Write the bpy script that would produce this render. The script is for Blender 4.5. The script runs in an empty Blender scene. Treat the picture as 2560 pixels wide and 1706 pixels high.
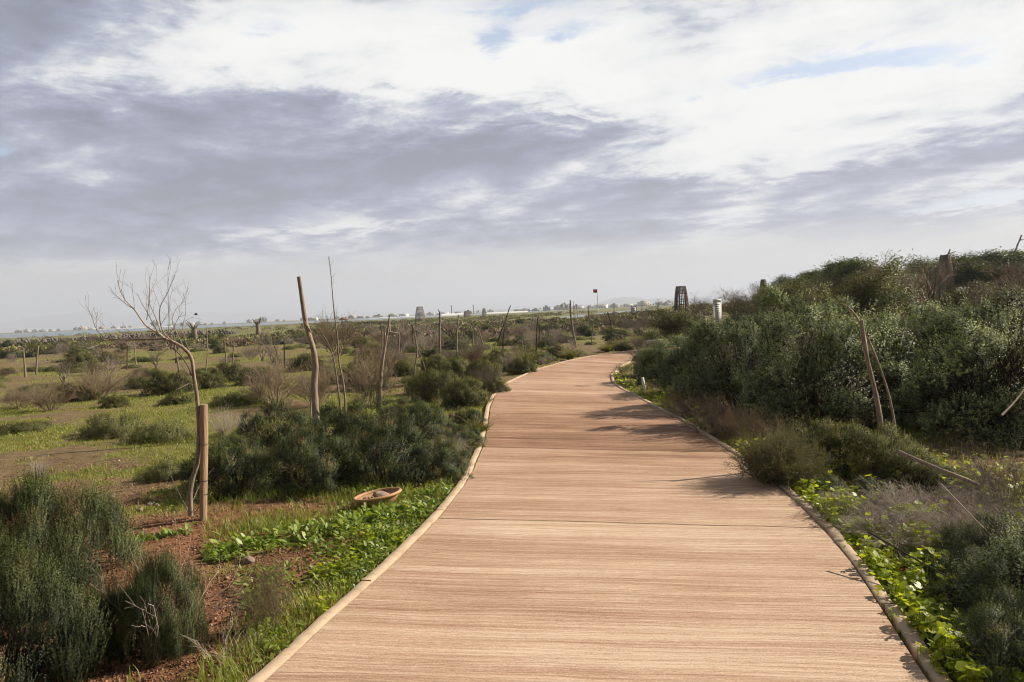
import bpy, math, random
import numpy as np
from mathutils import Vector, Matrix
R = math.radians
sc = bpy.context.scene
COL = sc.collection
EXPO = 0.90
SUN_AZ, SUN_EL = 74.0, 33.0
# ------------------------------------------------------------------ camera geometry (photo pixels 2560x1706)
F, CX, CY, EYE = 1849.0, 1280.0, 853.0, 1.6
PIT, ROL = R(2.35), R(2.46)
_F = np.array([0, math.cos(PIT), -math.sin(PIT)]); _R0 = np.array([1.0, 0, 0]); _U0 = np.array([0, math.sin(PIT), math.cos(PIT)])
_R = math.cos(ROL)*_R0 - math.sin(ROL)*_U0
_U = math.sin(ROL)*_R0 + math.cos(ROL)*_U0
EYEP = np.array([0, 0, EYE])
def ray(px, py): return _F*F + _R*(px-CX) + _U*(CY-py)
def G(px, py, z=0.0):
    d = ray(px, py); s = (z-EYE)/d[2]; return EYEP + d*s
def P(px, py, dist):
    d = ray(px, py); return EYEP + d*(dist/d[1])
def proj(p):
    v = np.asarray(p, float)-EYEP; z = v@_F
    return CX+F*(v@_R)/z, CY-F*(v@_U)/z
def azel(px, py):
    d = ray(px, py); d = d/np.linalg.norm(d)
    return math.degrees(math.atan2(d[0], d[1])), math.degrees(math.asin(d[2]))

# ------------------------------------------------------------------ numpy noise
def _h(ix, iy, seed):
    with np.errstate(over='ignore'):
        n = (ix.astype(np.int64)*374761393 + iy.astype(np.int64)*668265263 + seed*1442695041) & 0xffffffff
        n = ((n ^ (n >> 13))*1274126177) & 0xffffffff
        n = (n ^ (n >> 16)) & 0xffff
    return n/65535.0
def vnoise(x, y, seed=0):
    x = np.asarray(x, float); y = np.asarray(y, float)
    ix, iy = np.floor(x), np.floor(y); fx, fy = x-ix, y-iy
    fx = fx*fx*(3-2*fx); fy = fy*fy*(3-2*fy)
    a = _h(ix, iy, seed); b = _h(ix+1, iy, seed); c = _h(ix, iy+1, seed); d = _h(ix+1, iy+1, seed)
    return (a*(1-fx)+b*fx)*(1-fy) + (c*(1-fx)+d*fx)*fy
def fbm(x, y, seed=0, o=4):
    s = 0; a = .5; t = 0
    for i in range(o):
        s = s + a*vnoise(np.asarray(x)*2**i+17*i, np.asarray(y)*2**i-31*i, seed+i); t += a; a *= .55
    return s/t
def sstep(a, b, x):
    t = np.clip((np.asarray(x, float)-a)/(b-a), 0, 1); return t*t*(3-2*t)

# ------------------------------------------------------------------ path edges
L_PX = [(520,1790),(615,1706),(711,1622),(789,1548),(860,1490),(968,1396),(1072,1297),(1142,1212),(1164,1176),(1193,1115),(1208,1055),(1214,1017),
        (1226,990),(1255,961),(1274,952),(1331,925),(1384,911),(1412,903),(1452,894),(1499,887),(1555,879),(1602,874)]
R_PX = [(2436,1790),(2375,1706),(2337,1651),(2269,1554),(2210,1469),(2167,1409),(2103,1337),(2031,1269),(1946,1197),(1891,1159),(1823,1116),
        (1761,1080),(1703,1043),(1649,1017),(1604,994),(1560,972),(1536,958),(1530,936),(1550,916),(1582,899),(1640,885)]
def edge(pxs, first, extra):
    a = np.array([G(*p)[:2] for p in pxs]); a = np.vstack([first, a, extra])
    a[2:-1] = a[2:-1]*.84 + .08*(a[1:-2]+a[3:])
    return a
def resample(a, n):
    s = np.r_[0, np.cumsum(np.linalg.norm(np.diff(a, axis=0), axis=1))]
    t = np.linspace(0, s[-1], n)
    return np.c_[np.interp(t, s, a[:, 0]), np.interp(t, s, a[:, 1])]
EL = edge(L_PX, [[-1.9, -2.5], [-1.75, 1.0]], [[8.0, 27.2], [14, 27.0], [20, 25.5]])
ER = edge(R_PX, [[2.0, -2.5], [1.9, 1.0]], [[8.5, 23.6], [14, 23.4], [20, 22.2]])
NP_ = 420
ELr, ERr = resample(EL, NP_), resample(ER, NP_)
# pair the two edges by closest section so strips stay roughly square to the way
def seg_dist(px, py, poly):
    px = np.asarray(px, float); py = np.asarray(py, float)
    best = np.full(px.shape, 1e9)
    for (x0, y0), (x1, y1) in zip(poly[:-1], poly[1:]):
        dx, dy = x1-x0, y1-y0; l2 = dx*dx+dy*dy+1e-9
        t = np.clip(((px-x0)*dx+(py-y0)*dy)/l2, 0, 1)
        best = np.minimum(best, np.hypot(px-x0-t*dx, py-y0-t*dy))
    return best
POLY = np.vstack([resample(EL, 60), resample(ER, 60)[::-1]])
def inside(px, py, poly=POLY):
    px = np.asarray(px, float); py = np.asarray(py, float)
    r = np.zeros(px.shape, bool); n = len(poly); j = n-1
    for i in range(n):
        xi, yi = poly[i]; xj, yj = poly[j]
        c = ((yi > py) != (yj > py)) & (px < (xj-xi)*(py-yi)/(yj-yi+1e-12)+xi)
        r ^= c; j = i
    return r
def path_dist(x, y):   # signed: negative on the path
    d = np.minimum(seg_dist(x, y, resample(EL, 60)), seg_dist(x, y, resample(ER, 60)))
    return np.where(inside(x, y), -d, d)

# ------------------------------------------------------------------ terrain
LAG1 = np.array([G(-900, 893)[:2]*[1, 1], G(0, 846.5)[:2], G(130, 839.5)[:2], G(235, 835)[:2], G(300, 829)[:2], [-40, 420], [60, 700], [40, 1000], [-700, 900], [-1500, 700], [-1500, 200]])
POOL = np.array([G(1345, 797)[:2], G(1420, 793)[:2], G(1480, 790)[:2], G(1578, 783)[:2], G(1720, 776)[:2], G(1640, 772)[:2], G(1560, 776)[:2], G(1470, 784)[:2], G(1400, 790)[:2]])
def Hfun(x, y):
    x = np.asarray(x, float); y = np.asarray(y, float)
    r = np.hypot(x, y)
    z = -0.07 + (fbm(x*.9, y*.9, 3)-.5)*.10*sstep(0, 3, r) + (fbm(x*.09, y*.09, 8)-.5)*.5*sstep(18, 50, r)*(1-sstep(200, 500, r))
    mound = sstep(7, 22, x-0.02*y)*sstep(14, 34, y)*(1-sstep(90, 170, y))
    z = z + mound*1.15
    for poly, dep, w in ((LAG1, 1.3, 40.), (POOL, .5, 4.)):
        lo, hi = poly.min(0)-w, poly.max(0)+w
        m = (x > lo[0]) & (x < hi[0]) & (y > lo[1]) & (y < hi[1])
        if m.any():
            xx, yy = x[m], y[m]
            d = seg_dist(xx, yy, np.vstack([poly, poly[:1]])); i = inside(xx, yy, poly)
            z = z.copy() if z.ndim else z
            z[m] = np.where(i, -.1 - dep*np.clip(d/w*2, 0.12, 1), np.minimum(z[m], 0.15))
    near = r < 60
    if np.any(near):
        pd = path_dist(x[near], y[near]); zz = z[near]
        zz = np.where(pd < .9, zz*sstep(0.1, .9, pd) + (-.045)*(1-sstep(.1, .9, pd)), zz)
        zz = np.where(pd < 0.0, -.12, zz)
        z[near] = zz
    return z
def H(x, y): return float(Hfun(np.array([float(x)]), np.array([float(y)]))[0])
def green(x, y):
    """how much low herbage grows at a place (0..1)"""
    x = np.asarray(x, float); y = np.asarray(y, float)
    n = .6*fbm(x*.45+3, y*.45, 21, 4)+.4*fbm(x*1.9, y*1.9+7, 22, 4)
    g = sstep(.40, .60, n)
    g = g*(.25+.75*sstep(4.6, 8.5, y-.25*x))
    n2 = fbm(x*.1, y*.14, 77, 3)
    g = g*(.35+.65*sstep(.36, .52, n2))
    g = np.where(y > 60, g*.6, g)
    return g

# ------------------------------------------------------------------ mesh collector
class M:
    def __init__(s): s.v = []; s.q = []; s.t = []; s.ti = []; s.n = 0; s.mq = []; s.mt = []; s.nv = []
    def add(s, v, q=None, t=None, tint=0.5, mat=0, nv=None):
        v = np.asarray(v, np.float32).reshape(-1, 3)
        if len(v) == 0: return
        if nv is not None: s.nv.append(np.asarray(nv, np.float32).reshape(-1, 3))
        s.v.append(v); s.ti.append(np.broadcast_to(np.asarray(tint, np.float32), (len(v),)))
        if q is not None and len(q): s.q.append(np.asarray(q, np.int32)+s.n); s.mq.append(np.full(len(q), mat, np.int32))
        if t is not None and len(t): s.t.append(np.asarray(t, np.int32)+s.n); s.mt.append(np.full(len(t), mat, np.int32))
        s.n += len(v)
    def mesh(s, name, mats, smooth=False):
        me = bpy.data.meshes.new(name)
        v = np.vstack(s.v); q = np.vstack(s.q) if s.q else np.zeros((0, 4), np.int32); t = np.vstack(s.t) if s.t else np.zeros((0, 3), np.int32)
        me.vertices.add(len(v)); me.vertices.foreach_set('co', v.ravel())
        nl = len(q)*4+len(t)*3
        me.loops.add(nl); me.loops.foreach_set('vertex_index', np.r_[q.ravel(), t.ravel()].astype(np.int32))
        me.polygons.add(len(q)+len(t))
        st = np.r_[np.arange(len(q))*4, len(q)*4+np.arange(len(t))*3].astype(np.int32)
        me.polygons.foreach_set('loop_start', st)
        mi = np.concatenate((s.mq or [np.zeros(0, np.int32)])+(s.mt or [np.zeros(0, np.int32)]))
        me.polygons.foreach_set('material_index', mi.astype(np.int32))
        if smooth: me.polygons.foreach_set('use_smooth', np.ones(len(q)+len(t), bool))
        at = me.attributes.new('tint', 'FLOAT', 'POINT'); at.data.foreach_set('value', np.concatenate(s.ti).astype(np.float32))
        for m in (mats if isinstance(mats, (list, tuple)) else [mats]): me.materials.append(m)
        me.update(calc_edges=True); me.validate()
        if s.nv and sum(len(a) for a in s.nv) == len(me.vertices):   # leaves of a clump share its rounded shading
            me.polygons.foreach_set('use_smooth', np.ones(len(me.polygons), bool))
            a = me.attributes.new('custom_normal', 'FLOAT_VECTOR', 'POINT'); a.data.foreach_set('vector', np.vstack(s.nv).ravel()); me.update()
        return me
def nrm(a): return a/(np.linalg.norm(a, axis=-1, keepdims=True)+1e-9)
def tubes(m, pts, rad, sides=3, tint=.5, mat=0, cap=False):
    pts = np.asarray(pts, float)
    if pts.ndim == 2: pts = pts[None]; rad = np.asarray(rad, float)[None]
    n, k, _ = pts.shape
    if n == 0: return
    tg = nrm(np.gradient(pts, axis=1)); ref = np.array([.31, .93, .17]); ref = ref/np.linalg.norm(ref)
    a = nrm(np.cross(tg, ref)); b = np.cross(tg, a)
    th = np.arange(sides)*2*math.pi/sides
    ring = a[:, :, None, :]*np.cos(th)[None, None, :, None] + b[:, :, None, :]*np.sin(th)[None, None, :, None]
    v = pts[:, :, None, :] + ring*np.asarray(rad)[:, :, None, None]
    i = np.arange(n)[:, None, None]*k*sides; j = np.arange(k-1)[None, :, None]*sides; s_ = np.arange(sides)[None, None, :]; s2 = (s_+1) % sides
    q = np.stack([i+j+s_, i+j+s2, i+j+sides+s2, i+j+sides+s_], -1).reshape(-1, 4)
    tt = np.broadcast_to(np.asarray(tint, float).reshape(-1, 1) if np.ndim(tint) else np.array([[tint]]), (n, k*sides)).ravel()
    m.add(v, q=q, tint=tt, mat=mat)
    if cap:
        for e in (0, k-1):
            for ii in range(n):
                c = pts[ii, e]; vv = np.vstack([v[ii, e], c[None]])
                m.add(vv, t=[[s, (s+1) % sides, sides] for s in range(sides)], tint=.8, mat=mat)
def box(m, lo, hi, tint=.5, mat=0, M4=None):
    x0, y0, z0 = lo; x1, y1, z1 = hi
    v = np.array([[x0,y0,z0],[x1,y0,z0],[x1,y1,z0],[x0,y1,z0],[x0,y0,z1],[x1,y0,z1],[x1,y1,z1],[x0,y1,z1]], float)
    if M4 is not None: v = v@np.array(M4.to_3x3()).T+np.array(M4.translation)
    m.add(v, q=[[0,3,2,1],[4,5,6,7],[0,1,5,4],[1,2,6,5],[2,3,7,6],[3,0,4,7]], tint=tint, mat=mat)
def leaves(m, base, d, side, ln, w, tint, mat=0, fold=0.0, out=None, ow=.68):
    """diamond leaves"""
    base, d, side = map(np.asarray, (base, d, side)); n = len(base)
    ln = np.broadcast_to(ln, (n,))[:, None]; w = np.broadcast_to(w, (n,))[:, None]
    up = np.cross(side, d)
    nv = None
    if out is not None:
        sg = np.where((up*out).sum(1) < 0, -1., 1.)[:, None]; up = up*sg; side = side*sg
        nv = np.repeat(nrm(out*ow+nrm(up)*(1-ow)), 4, 0)
    mid = base + d*ln*.5 + up*w*fold
    v = np.stack([base, mid+side*w*.5, base+d*ln, mid-side*w*.5], 1)
    q = np.arange(n*4).reshape(n, 4)
    m.add(v, q=q, tint=np.repeat(np.broadcast_to(tint, (n,)), 4), mat=mat, nv=nv)
def perp(d, rng):
    r = rng.normal(size=d.shape); return nrm(np.cross(d, r))
def grow(rng, par, prad, n, k, lf, ang, up=0.0, wig=.12, t0=.25, t1=1., rs=.7, taper=.35):
    m_, K, _ = par.shape
    idx = np.repeat(np.arange(m_), n); t = rng.uniform(t0, t1, len(idx))*(K-1); i0 = np.minimum(t.astype(int), K-2); f = (t-i0)[:, None]
    p0 = par[idx, i0]*(1-f)+par[idx, i0+1]*f; tg = nrm(par[idx, i0+1]-par[idx, i0])
    r0 = (prad[idx, i0]*(1-f[:, 0])+prad[idx, i0+1]*f[:, 0])*rs
    plen = np.linalg.norm(np.diff(par, axis=1), axis=2).sum(1)[idx]
    a = np.radians(ang)*rng.uniform(.6, 1.4, len(idx))[:, None]
    d = nrm(tg*np.cos(a)+perp(tg, rng)*np.sin(a)+np.array([0, 0, up]))
    ln = plen*lf*rng.uniform(.55, 1.25, len(idx))
    out = [p0]; p = p0
    for j in range(k-1):
        p = p+d*(ln/(k-1))[:, None]; out.append(p)
        d = nrm(d+rng.normal(size=d.shape)*wig+np.array([0, 0, up*.4]))
    return np.stack(out, 1), r0[:, None]*np.linspace(1, taper, k)[None]

# ------------------------------------------------------------------ materials
def nodes(name):
    mt = bpy.data.materials.new(name); mt.use_nodes = True
    nt = mt.node_tree; nt.nodes.clear(); o = nt.nodes.new('ShaderNodeOutputMaterial')
    return mt, nt, o
def N(nt, t, **kw):
    n = nt.nodes.new(t)
    for k, v in kw.items():
        if k.startswith('i_'): n.inputs[k[2:].replace('_', ' ')].default_value = v
        else: setattr(n, k, v)
    return n
def ramp(nt, stops, fac):
    r = nt.nodes.new('ShaderNodeValToRGB'); e = r.color_ramp.elements
    while len(e) < len(stops): e.new(.5)
    for el, (p, c) in zip(e, stops): el.position = p; el.color = (*c, 1) if len(c) == 3 else c
    nt.links.new(fac, r.inputs[0]); return r.outputs[0]
def leaf_mat(name, stops, transl=.35, rough=.5, spec=.35, tcol=(1.25, 1.35, .55), hv=.25):
    mt, nt, o = nodes(name); L = nt.links.new
    at = N(nt, 'ShaderNodeAttribute', attribute_name='tint')
    c = ramp(nt, stops, at.outputs['Fac'])
    oi = N(nt, 'ShaderNodeObjectInfo')
    mr = N(nt, 'ShaderNodeMapRange'); mr.inputs[3].default_value = 1-hv; mr.inputs[4].default_value = 1+hv; L(oi.outputs['Random'], mr.inputs[0])
    hs = N(nt, 'ShaderNodeHueSaturation'); L(c, hs.inputs['Color']); L(mr.outputs[0], hs.inputs['Value'])
    p = N(nt, 'ShaderNodeBsdfPrincipled'); L(hs.outputs[0], p.inputs['Base Color']); p.inputs['Roughness'].default_value = rough; p.inputs['Specular IOR Level'].default_value = spec
    if transl > 0:
        tr = N(nt, 'ShaderNodeBsdfTranslucent')
        mx = N(nt, 'ShaderNodeMix', data_type='RGBA', blend_type='MULTIPLY'); mx.inputs['Factor'].default_value = 1
        L(hs.outputs[0], mx.inputs['A']); mx.inputs['B'].default_value = (*tcol, 1)
        L(mx.outputs['Result'], tr.inputs[0])
        ms = N(nt, 'ShaderNodeMixShader'); ms.inputs[0].default_value = transl; L(p.outputs[0], ms.inputs[1]); L(tr.outputs[0], ms.inputs[2]); L(ms.outputs[0], o.inputs[0])
    else: L(p.outputs[0], o.inputs[0])
    return mt
def rough_mat(name, c1, c2, scale=8, rough=.85, bump=.3, stretch=(1, 1, 1), c3=None, dist=.01, detail=6, nr=.5):
    mt, nt, o = nodes(name); L = nt.links.new
    tc = N(nt, 'ShaderNodeTexCoord'); mp = N(nt, 'ShaderNodeMapping'); mp.inputs['Scale'].default_value = stretch; L(tc.outputs['Object'], mp.inputs[0])
    n = N(nt, 'ShaderNodeTexNoise'); n.inputs['Scale'].default_value = scale; n.inputs['Detail'].default_value = detail; n.inputs['Roughness'].default_value = nr; L(mp.outputs[0], n.inputs[0])
    st = [(.3, c1), (.7, c2)] if c3 is None else [(.25, c1), (.5, c2), (.75, c3)]
    c = ramp(nt, st, n.outputs[0])
    p = N(nt, 'ShaderNodeBsdfPrincipled'); L(c, p.inputs['Base Color']); p.inputs['Roughness'].default_value = rough; p.inputs['Specular IOR Level'].default_value = .25
    b = N(nt, 'ShaderNodeBump'); b.inputs['Strength'].default_value = bump; b.inputs['Distance'].default_value = dist; L(n.outputs[0], b.inputs['Height']); L(b.outputs[0], p.inputs['Normal'])
    L(p.outputs[0], o.inputs[0]); return mt

MT = {}
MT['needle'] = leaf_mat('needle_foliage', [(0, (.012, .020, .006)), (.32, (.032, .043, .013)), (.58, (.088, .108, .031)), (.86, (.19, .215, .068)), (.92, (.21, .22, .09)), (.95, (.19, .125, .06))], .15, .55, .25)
MT['needle_olive'] = leaf_mat('olive_needle_foliage', [(0, (.026, .028, .009)), (.3, (.075, .08, .023)), (.65, (.165, .165, .048)), (.9, (.25, .235, .078)), (.96, (.20, .14, .065))], .18, .6, .2)
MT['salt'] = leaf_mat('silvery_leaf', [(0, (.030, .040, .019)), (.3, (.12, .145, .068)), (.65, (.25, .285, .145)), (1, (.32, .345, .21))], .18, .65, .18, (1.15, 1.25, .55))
MT['finegreen'] = leaf_mat('fine_leaf', [(0, (.085, .09, .035)), (.6, (.16, .16, .07)), (.95, (.26, .235, .115))], .3, .6, .2)
MT['mallow'] = leaf_mat('mallow_leaf', [(0, (.17, .225, .02)), (.4, (.29, .36, .03)), (.85, (.40, .46, .045)), (.97, (.46, .42, .08))], .58, .42, .4, (1.3, 1.25, .3), .1)
MT['herb'] = leaf_mat('herb_leaf', [(0, (.10, .15, .022)), (.5, (.19, .26, .04)), (.9, (.29, .345, .075)), (.97, (.38, .32, .12))], .4, .45, .4, (1.25, 1.25, .4), .1)
MT['grass'] = leaf_mat('grass_blade', [(0, (.11, .115, .028)), (.3, (.20, .215, .045)), (.6, (.29, .275, .07)), (.8, (.30, .235, .12)), (1, (.40, .32, .19))], .4, .55, .3, (1.15, 1.15, .5), .05)
MT['brightgrass'] = leaf_mat('fresh_grass_blade', [(0, (.14, .18, .03)), (.5, (.22, .265, .05)), (.9, (.34, .32, .13))], .45, .5, .3, (1.2, 1.2, .4), .05)
MT['plume'] = leaf_mat('dry_plume', [(0, (.16, .14, .05)), (.5, (.27, .22, .10)), (1, (.48, .39, .27))], .4, .6, .2, (1.2, 1.1, .7))
MT['twig'] = leaf_mat('grey_twig', [(0, (.10, .08, .062)), (.5, (.20, .162, .128)), (1, (.32, .265, .215))], 0, .75, .2, hv=.25)
MT['brown'] = leaf_mat('brown_twig', [(0, (.085, .06, .04)), (.5, (.17, .125, .082)), (1, (.28, .21, .135))], 0, .8, .2)
MT['pale_twig'] = leaf_mat('bleached_twig', [(0, (.22, .18, .14)), (1, (.45, .39, .32))], 0, .7, .2, hv=.1)
MT['dark_stem'] = leaf_mat('dark_stem', [(0, (.03, .022, .015)), (1, (.085, .062, .042))], 0, .85, .2)
MT['treegreen'] = leaf_mat('tree_leaf', [(0, (.035, .05, .015)), (.5, (.075, .098, .028)), (.9, (.14, .16, .05))], .3, .45, .4)
MT['bark'] = rough_mat('bark', (.10, .075, .055), (.30, .24, .185), 70, .85, .7, (1, 1, .10), dist=.006, nr=.7)
MT['palebark'] = rough_mat('pale_bark', (.10, .07, .05), (.40, .315, .24), 70, .85, .7, (1, 1, .10), dist=.006, nr=.7)
MT['wood'] = rough_mat('weathered_timber', (.10, .06, .035), (.34, .225, .14), 110, .85, 1., (1, 1, .035), c3=(.48, .35, .235), dist=.006, nr=.75)
MT['stone'] = rough_mat('stone', (.16, .11, .085), (.34, .26, .21), 9, .9, .8, dist=.02)
MT['rubble'] = rough_mat('rubble', (.05, .042, .036), (.20, .17, .145), 1.2, .9, .6, dist=.05)
MT['slat'] = rough_mat('reed_slat', (.10, .08, .062), (.24, .205, .165), 3, .85, .2, (1, 1, .1))
MT['darkslat'] = rough_mat('dark_slat', (.06, .045, .038), (.13, .095, .078), 3, .85, .2, (1, 1, .1))
MT['redwood'] = rough_mat('red_timber', (.09, .03, .022), (.15, .055, .04), 3, .85, .2, (1, 1, .1))
MT['white'] = rough_mat('white_paint', (.62, .61, .58), (.78, .77, .74), 4, .6, .05)
MT['plaster'] = rough_mat('pale_plaster', (.26, .25, .235), (.39, .375, .35), .4, .8, .05)
MT['ochre'] = rough_mat('ochre_plaster', (.36, .29, .22), (.46, .38, .30), .4, .8, .05)
MT['glass'] = rough_mat('dark_opening', (.02, .022, .025), (.04, .042, .045), 1, .3, .0)
MT['roof'] = rough_mat('thatch', (.14, .10, .065), (.27, .20, .14), 4, .9, .3)
MT['metal'] = rough_mat('grey_metal', (.16, .16, .165), (.24, .24, .245), 2, .5, .05)
MT['black'] = rough_mat('black_frame', (.012, .012, .012), (.03, .03, .03), 4, .6, .05)
MT['flag'] = rough_mat('red_cloth', (.33, .012, .016), (.42, .02, .024), 2, .8, .05)
MT['signgreen'] = rough_mat('green_print', (.02, .16, .06), (.03, .2, .08), 2, .6, .0)
MT['slab'] = rough_mat('pale_concrete', (.42, .38, .33), (.60, .56, .50), 6, .85, .2)
MT['feather'] = rough_mat('dark_feather', (.02, .02, .02), (.05, .05, .05), 10, .7, .0)
MT['terra'] = rough_mat('terracotta', (.27, .135, .065), (.44, .25, .13), 7, .7, .25, c3=(.36, .19, .09), dist=.004)

# ------------------------------------------------------------------ objects
def link(name, me, parent=None, loc=(0, 0, 0), rot=(0, 0, 0), scale=(1, 1, 1)):
    o = bpy.data.objects.new(name, me); COL.objects.link(o)
    o.location = tuple(float(a) for a in loc); o.rotation_euler = tuple(float(a) for a in rot); o.scale = tuple(float(a) for a in scale) if not np.isscalar(scale) else (scale,)*3
    if parent is not None: o.parent = parent
    return o
def tag(o, label=None, cat=None, group=None, kind=None):
    if label: o['label'] = label
    if cat: o['category'] = cat
    if group: o['group'] = group
    if kind: o['kind'] = kind
    return o
def thing(name, label, cat, loc, rot=(0, 0, 0), scale=1.0, group=None):
    o = link(name, None, None, loc, rot, scale); o.empty_display_size = .1
    return tag(o, label, cat, group)
AUTO = []      # things that get a label from what they stand beside
LAND = []      # (phrase, position)
PROTO = {}     # kind -> list of variants, each a list of (part name, mesh)
def place(kind, var, name, cat, x, y, s=1.0, rz=0.0, label=None, group=None, sink=.03, sz=None, desc=None, whole=False, z=None):
    parts = PROTO[kind][var % len(PROTO[kind])]
    z = (H(x, y) if z is None else z)-sink
    scl = (s, s, s*(sz or 1.0))
    if len(parts) == 1:
        o = link(name, parts[0][1], None, (x, y, z), (0, 0, rz), scl)
    else:
        o = link(name, None, None, (x, y, z), (0, 0, rz), scl); o.empty_display_size = .1
        for pn, me in parts: link(pn, me, o)
    tag(o, label, cat, group)
    if label is None: AUTO.append((o, desc or name.replace('_', ' '), np.array([x, y, z+.3*s])))
    return o

# ------------------------------------------------------------------ plant prototypes
def shoots(m, rng, Pb, D, L, n, ll, lw, a0=60, a1=18, tint=None, mat=0, jit=.15, t0=.15, fold=0., out=None):
    S = len(Pb)
    t = np.linspace(t0, 1, n)[None, :]+rng.uniform(-.03, .03, (S, n))
    az = np.arange(n)[None, :]*2.4+rng.uniform(0, 6.28, (S, 1))
    a = perp(D, rng); b = np.cross(D, a)
    rad = a[:, None]*np.cos(az)[..., None]+b[:, None]*np.sin(az)[..., None]
    bend = (perp(D, rng)*rng.uniform(0, .16, (S, 1)))[:, None]
    pos = Pb[:, None]+(D[:, None]+bend*t[..., None])*(L[:, None]*t)[..., None]
    al = np.radians(a0+(a1-a0)*t)[..., None]
    d = nrm(D[:, None]*np.cos(al)+rad*np.sin(al)+rng.normal(size=rad.shape)*jit)
    side = nrm(np.cross(d, D[:, None]+rng.normal(size=rad.shape)*.3))
    sc_ = (1.1-.55*t)*rng.uniform(.7, 1.25, (S, n))
    if tint is None: tint = rng.uniform(0, .9, S)
    tt = np.clip(tint[:, None]*.6+(t-.36)*.55+rng.uniform(-.12, .12, (S, n)), 0, 1)
    leaves(m, pos.reshape(-1, 3), d.reshape(-1, 3), side.reshape(-1, 3), (ll*sc_).ravel(), (lw*sc_).ravel(), tt.ravel(), mat, fold, None if out is None else np.repeat(out, n, 0))
def dome_pts(rng, n, rx, ry, h, rmin=.55, lump=.25, seed=0, low=.02):
    """points in the outer shell of a lumpy dome"""
    u = rng.uniform(low, 1, n); th = rng.uniform(0, 2*math.pi, n)
    zz = u; rr = np.sqrt(np.maximum(0, 1-zz**2))
    d = np.stack([rr*np.cos(th), rr*np.sin(th), zz], 1)
    l = 1-lump+lump*2*(fbm(d[:, 0]*2.2+seed*7.1+d[:, 2], d[:, 1]*2.2-seed*3.3+d[:, 2]*1.7, seed, 3)-.15)
    r = rng.uniform(rmin, 1, n)**.5*l
    return d*r[:, None]*np.array([rx, ry, h]), d
def core_stems(rng, n, rx, ry, h, r=.008, k=5):
    th = rng.uniform(0, 6.28, n); u = rng.uniform(.2, .95, n)
    tip = np.stack([rx*.8*np.sqrt(1-u**2)*np.cos(th), ry*.8*np.sqrt(1-u**2)*np.sin(th), h*.85*u], 1)
    b = tip*np.array([.12, .12, 0])
    t = np.linspace(0, 1, k)[None, :, None]
    pts = b[:, None]*(1-t)+tip[:, None]*t+rng.normal(size=(n, k, 3))*.02*h
    pts[:, :, 2] += .12*h*np.sin(t[..., 0]*math.pi); pts[:, 0, 2] = -.03
    return pts, np.full((n, 1), r)*np.linspace(1, .35, k)[None]
def lobe_shoots(rng, c, d, per, r0, r1, zs, outw, upw, jit=.08, dome=.55):
    """each lobe of a bush carries its own fan of shoots"""
    n = len(c); up = np.array([0, 0, 1.])
    td = nrm(d*.6+up*.6+rng.normal(size=d.shape)*.15); R_ = rng.uniform(r0, r1, n)
    idx = np.repeat(np.arange(n), per); u = nrm(rng.normal(size=(len(idx), 3))); dt = (u*td[idx]).sum(1)
    u = np.where((dt < -.1)[:, None], u-2*dt[:, None]*td[idx], u)
    Pb = c[idx]+u*(R_[idx]*dome)[:, None]*np.array([1, 1, zs])
    D = nrm(u*outw+up*upw+rng.normal(size=u.shape)*jit)
    return idx, Pb, D, (u*td[idx]).sum(1), nrm(u*.62+d[idx]*.38+up*.08)
def needle_bush(seed, rx=.6, ry=.6, h=.6, lobes=72, per=56, nl=12, ll=.014, lw=.0065, sl=.075, mat='needle', brown=.10, name='needle', r0=.08, r1=.14, zs=1.1, ow=.6, uw=.7):
    rng = np.random.default_rng(seed); m = M(); up = np.array([0, 0, 1.])
    c, d = dome_pts(rng, lobes, rx, ry, h, .72, .36, seed)
    idx, Pb, D, ex, out = lobe_shoots(rng, c, d, per, r0, r1, zs, ow, uw)
    L = sl*rng.uniform(.6, 1.3, len(idx))
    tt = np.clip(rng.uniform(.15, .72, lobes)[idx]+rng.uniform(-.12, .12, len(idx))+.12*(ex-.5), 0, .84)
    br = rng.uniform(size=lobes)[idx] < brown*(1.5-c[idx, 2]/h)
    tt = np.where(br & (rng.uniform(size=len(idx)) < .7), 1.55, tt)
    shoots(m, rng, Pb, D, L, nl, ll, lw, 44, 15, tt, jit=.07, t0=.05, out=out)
    # inner filling, its leaves tinted dark as painted shade
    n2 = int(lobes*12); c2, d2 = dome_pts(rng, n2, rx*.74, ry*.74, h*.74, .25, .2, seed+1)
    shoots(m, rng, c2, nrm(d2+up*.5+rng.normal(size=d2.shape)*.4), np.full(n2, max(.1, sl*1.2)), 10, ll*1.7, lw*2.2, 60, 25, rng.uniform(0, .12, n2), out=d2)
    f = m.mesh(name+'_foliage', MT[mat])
    s = M(); p, r = core_stems(rng, 60, rx, ry, h, .006); tubes(s, p, r, 3, rng.uniform(0, 1, 60))
    return [('foliage', f), ('stems', s.mesh(name+'_stems', MT['dark_stem']))]
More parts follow.
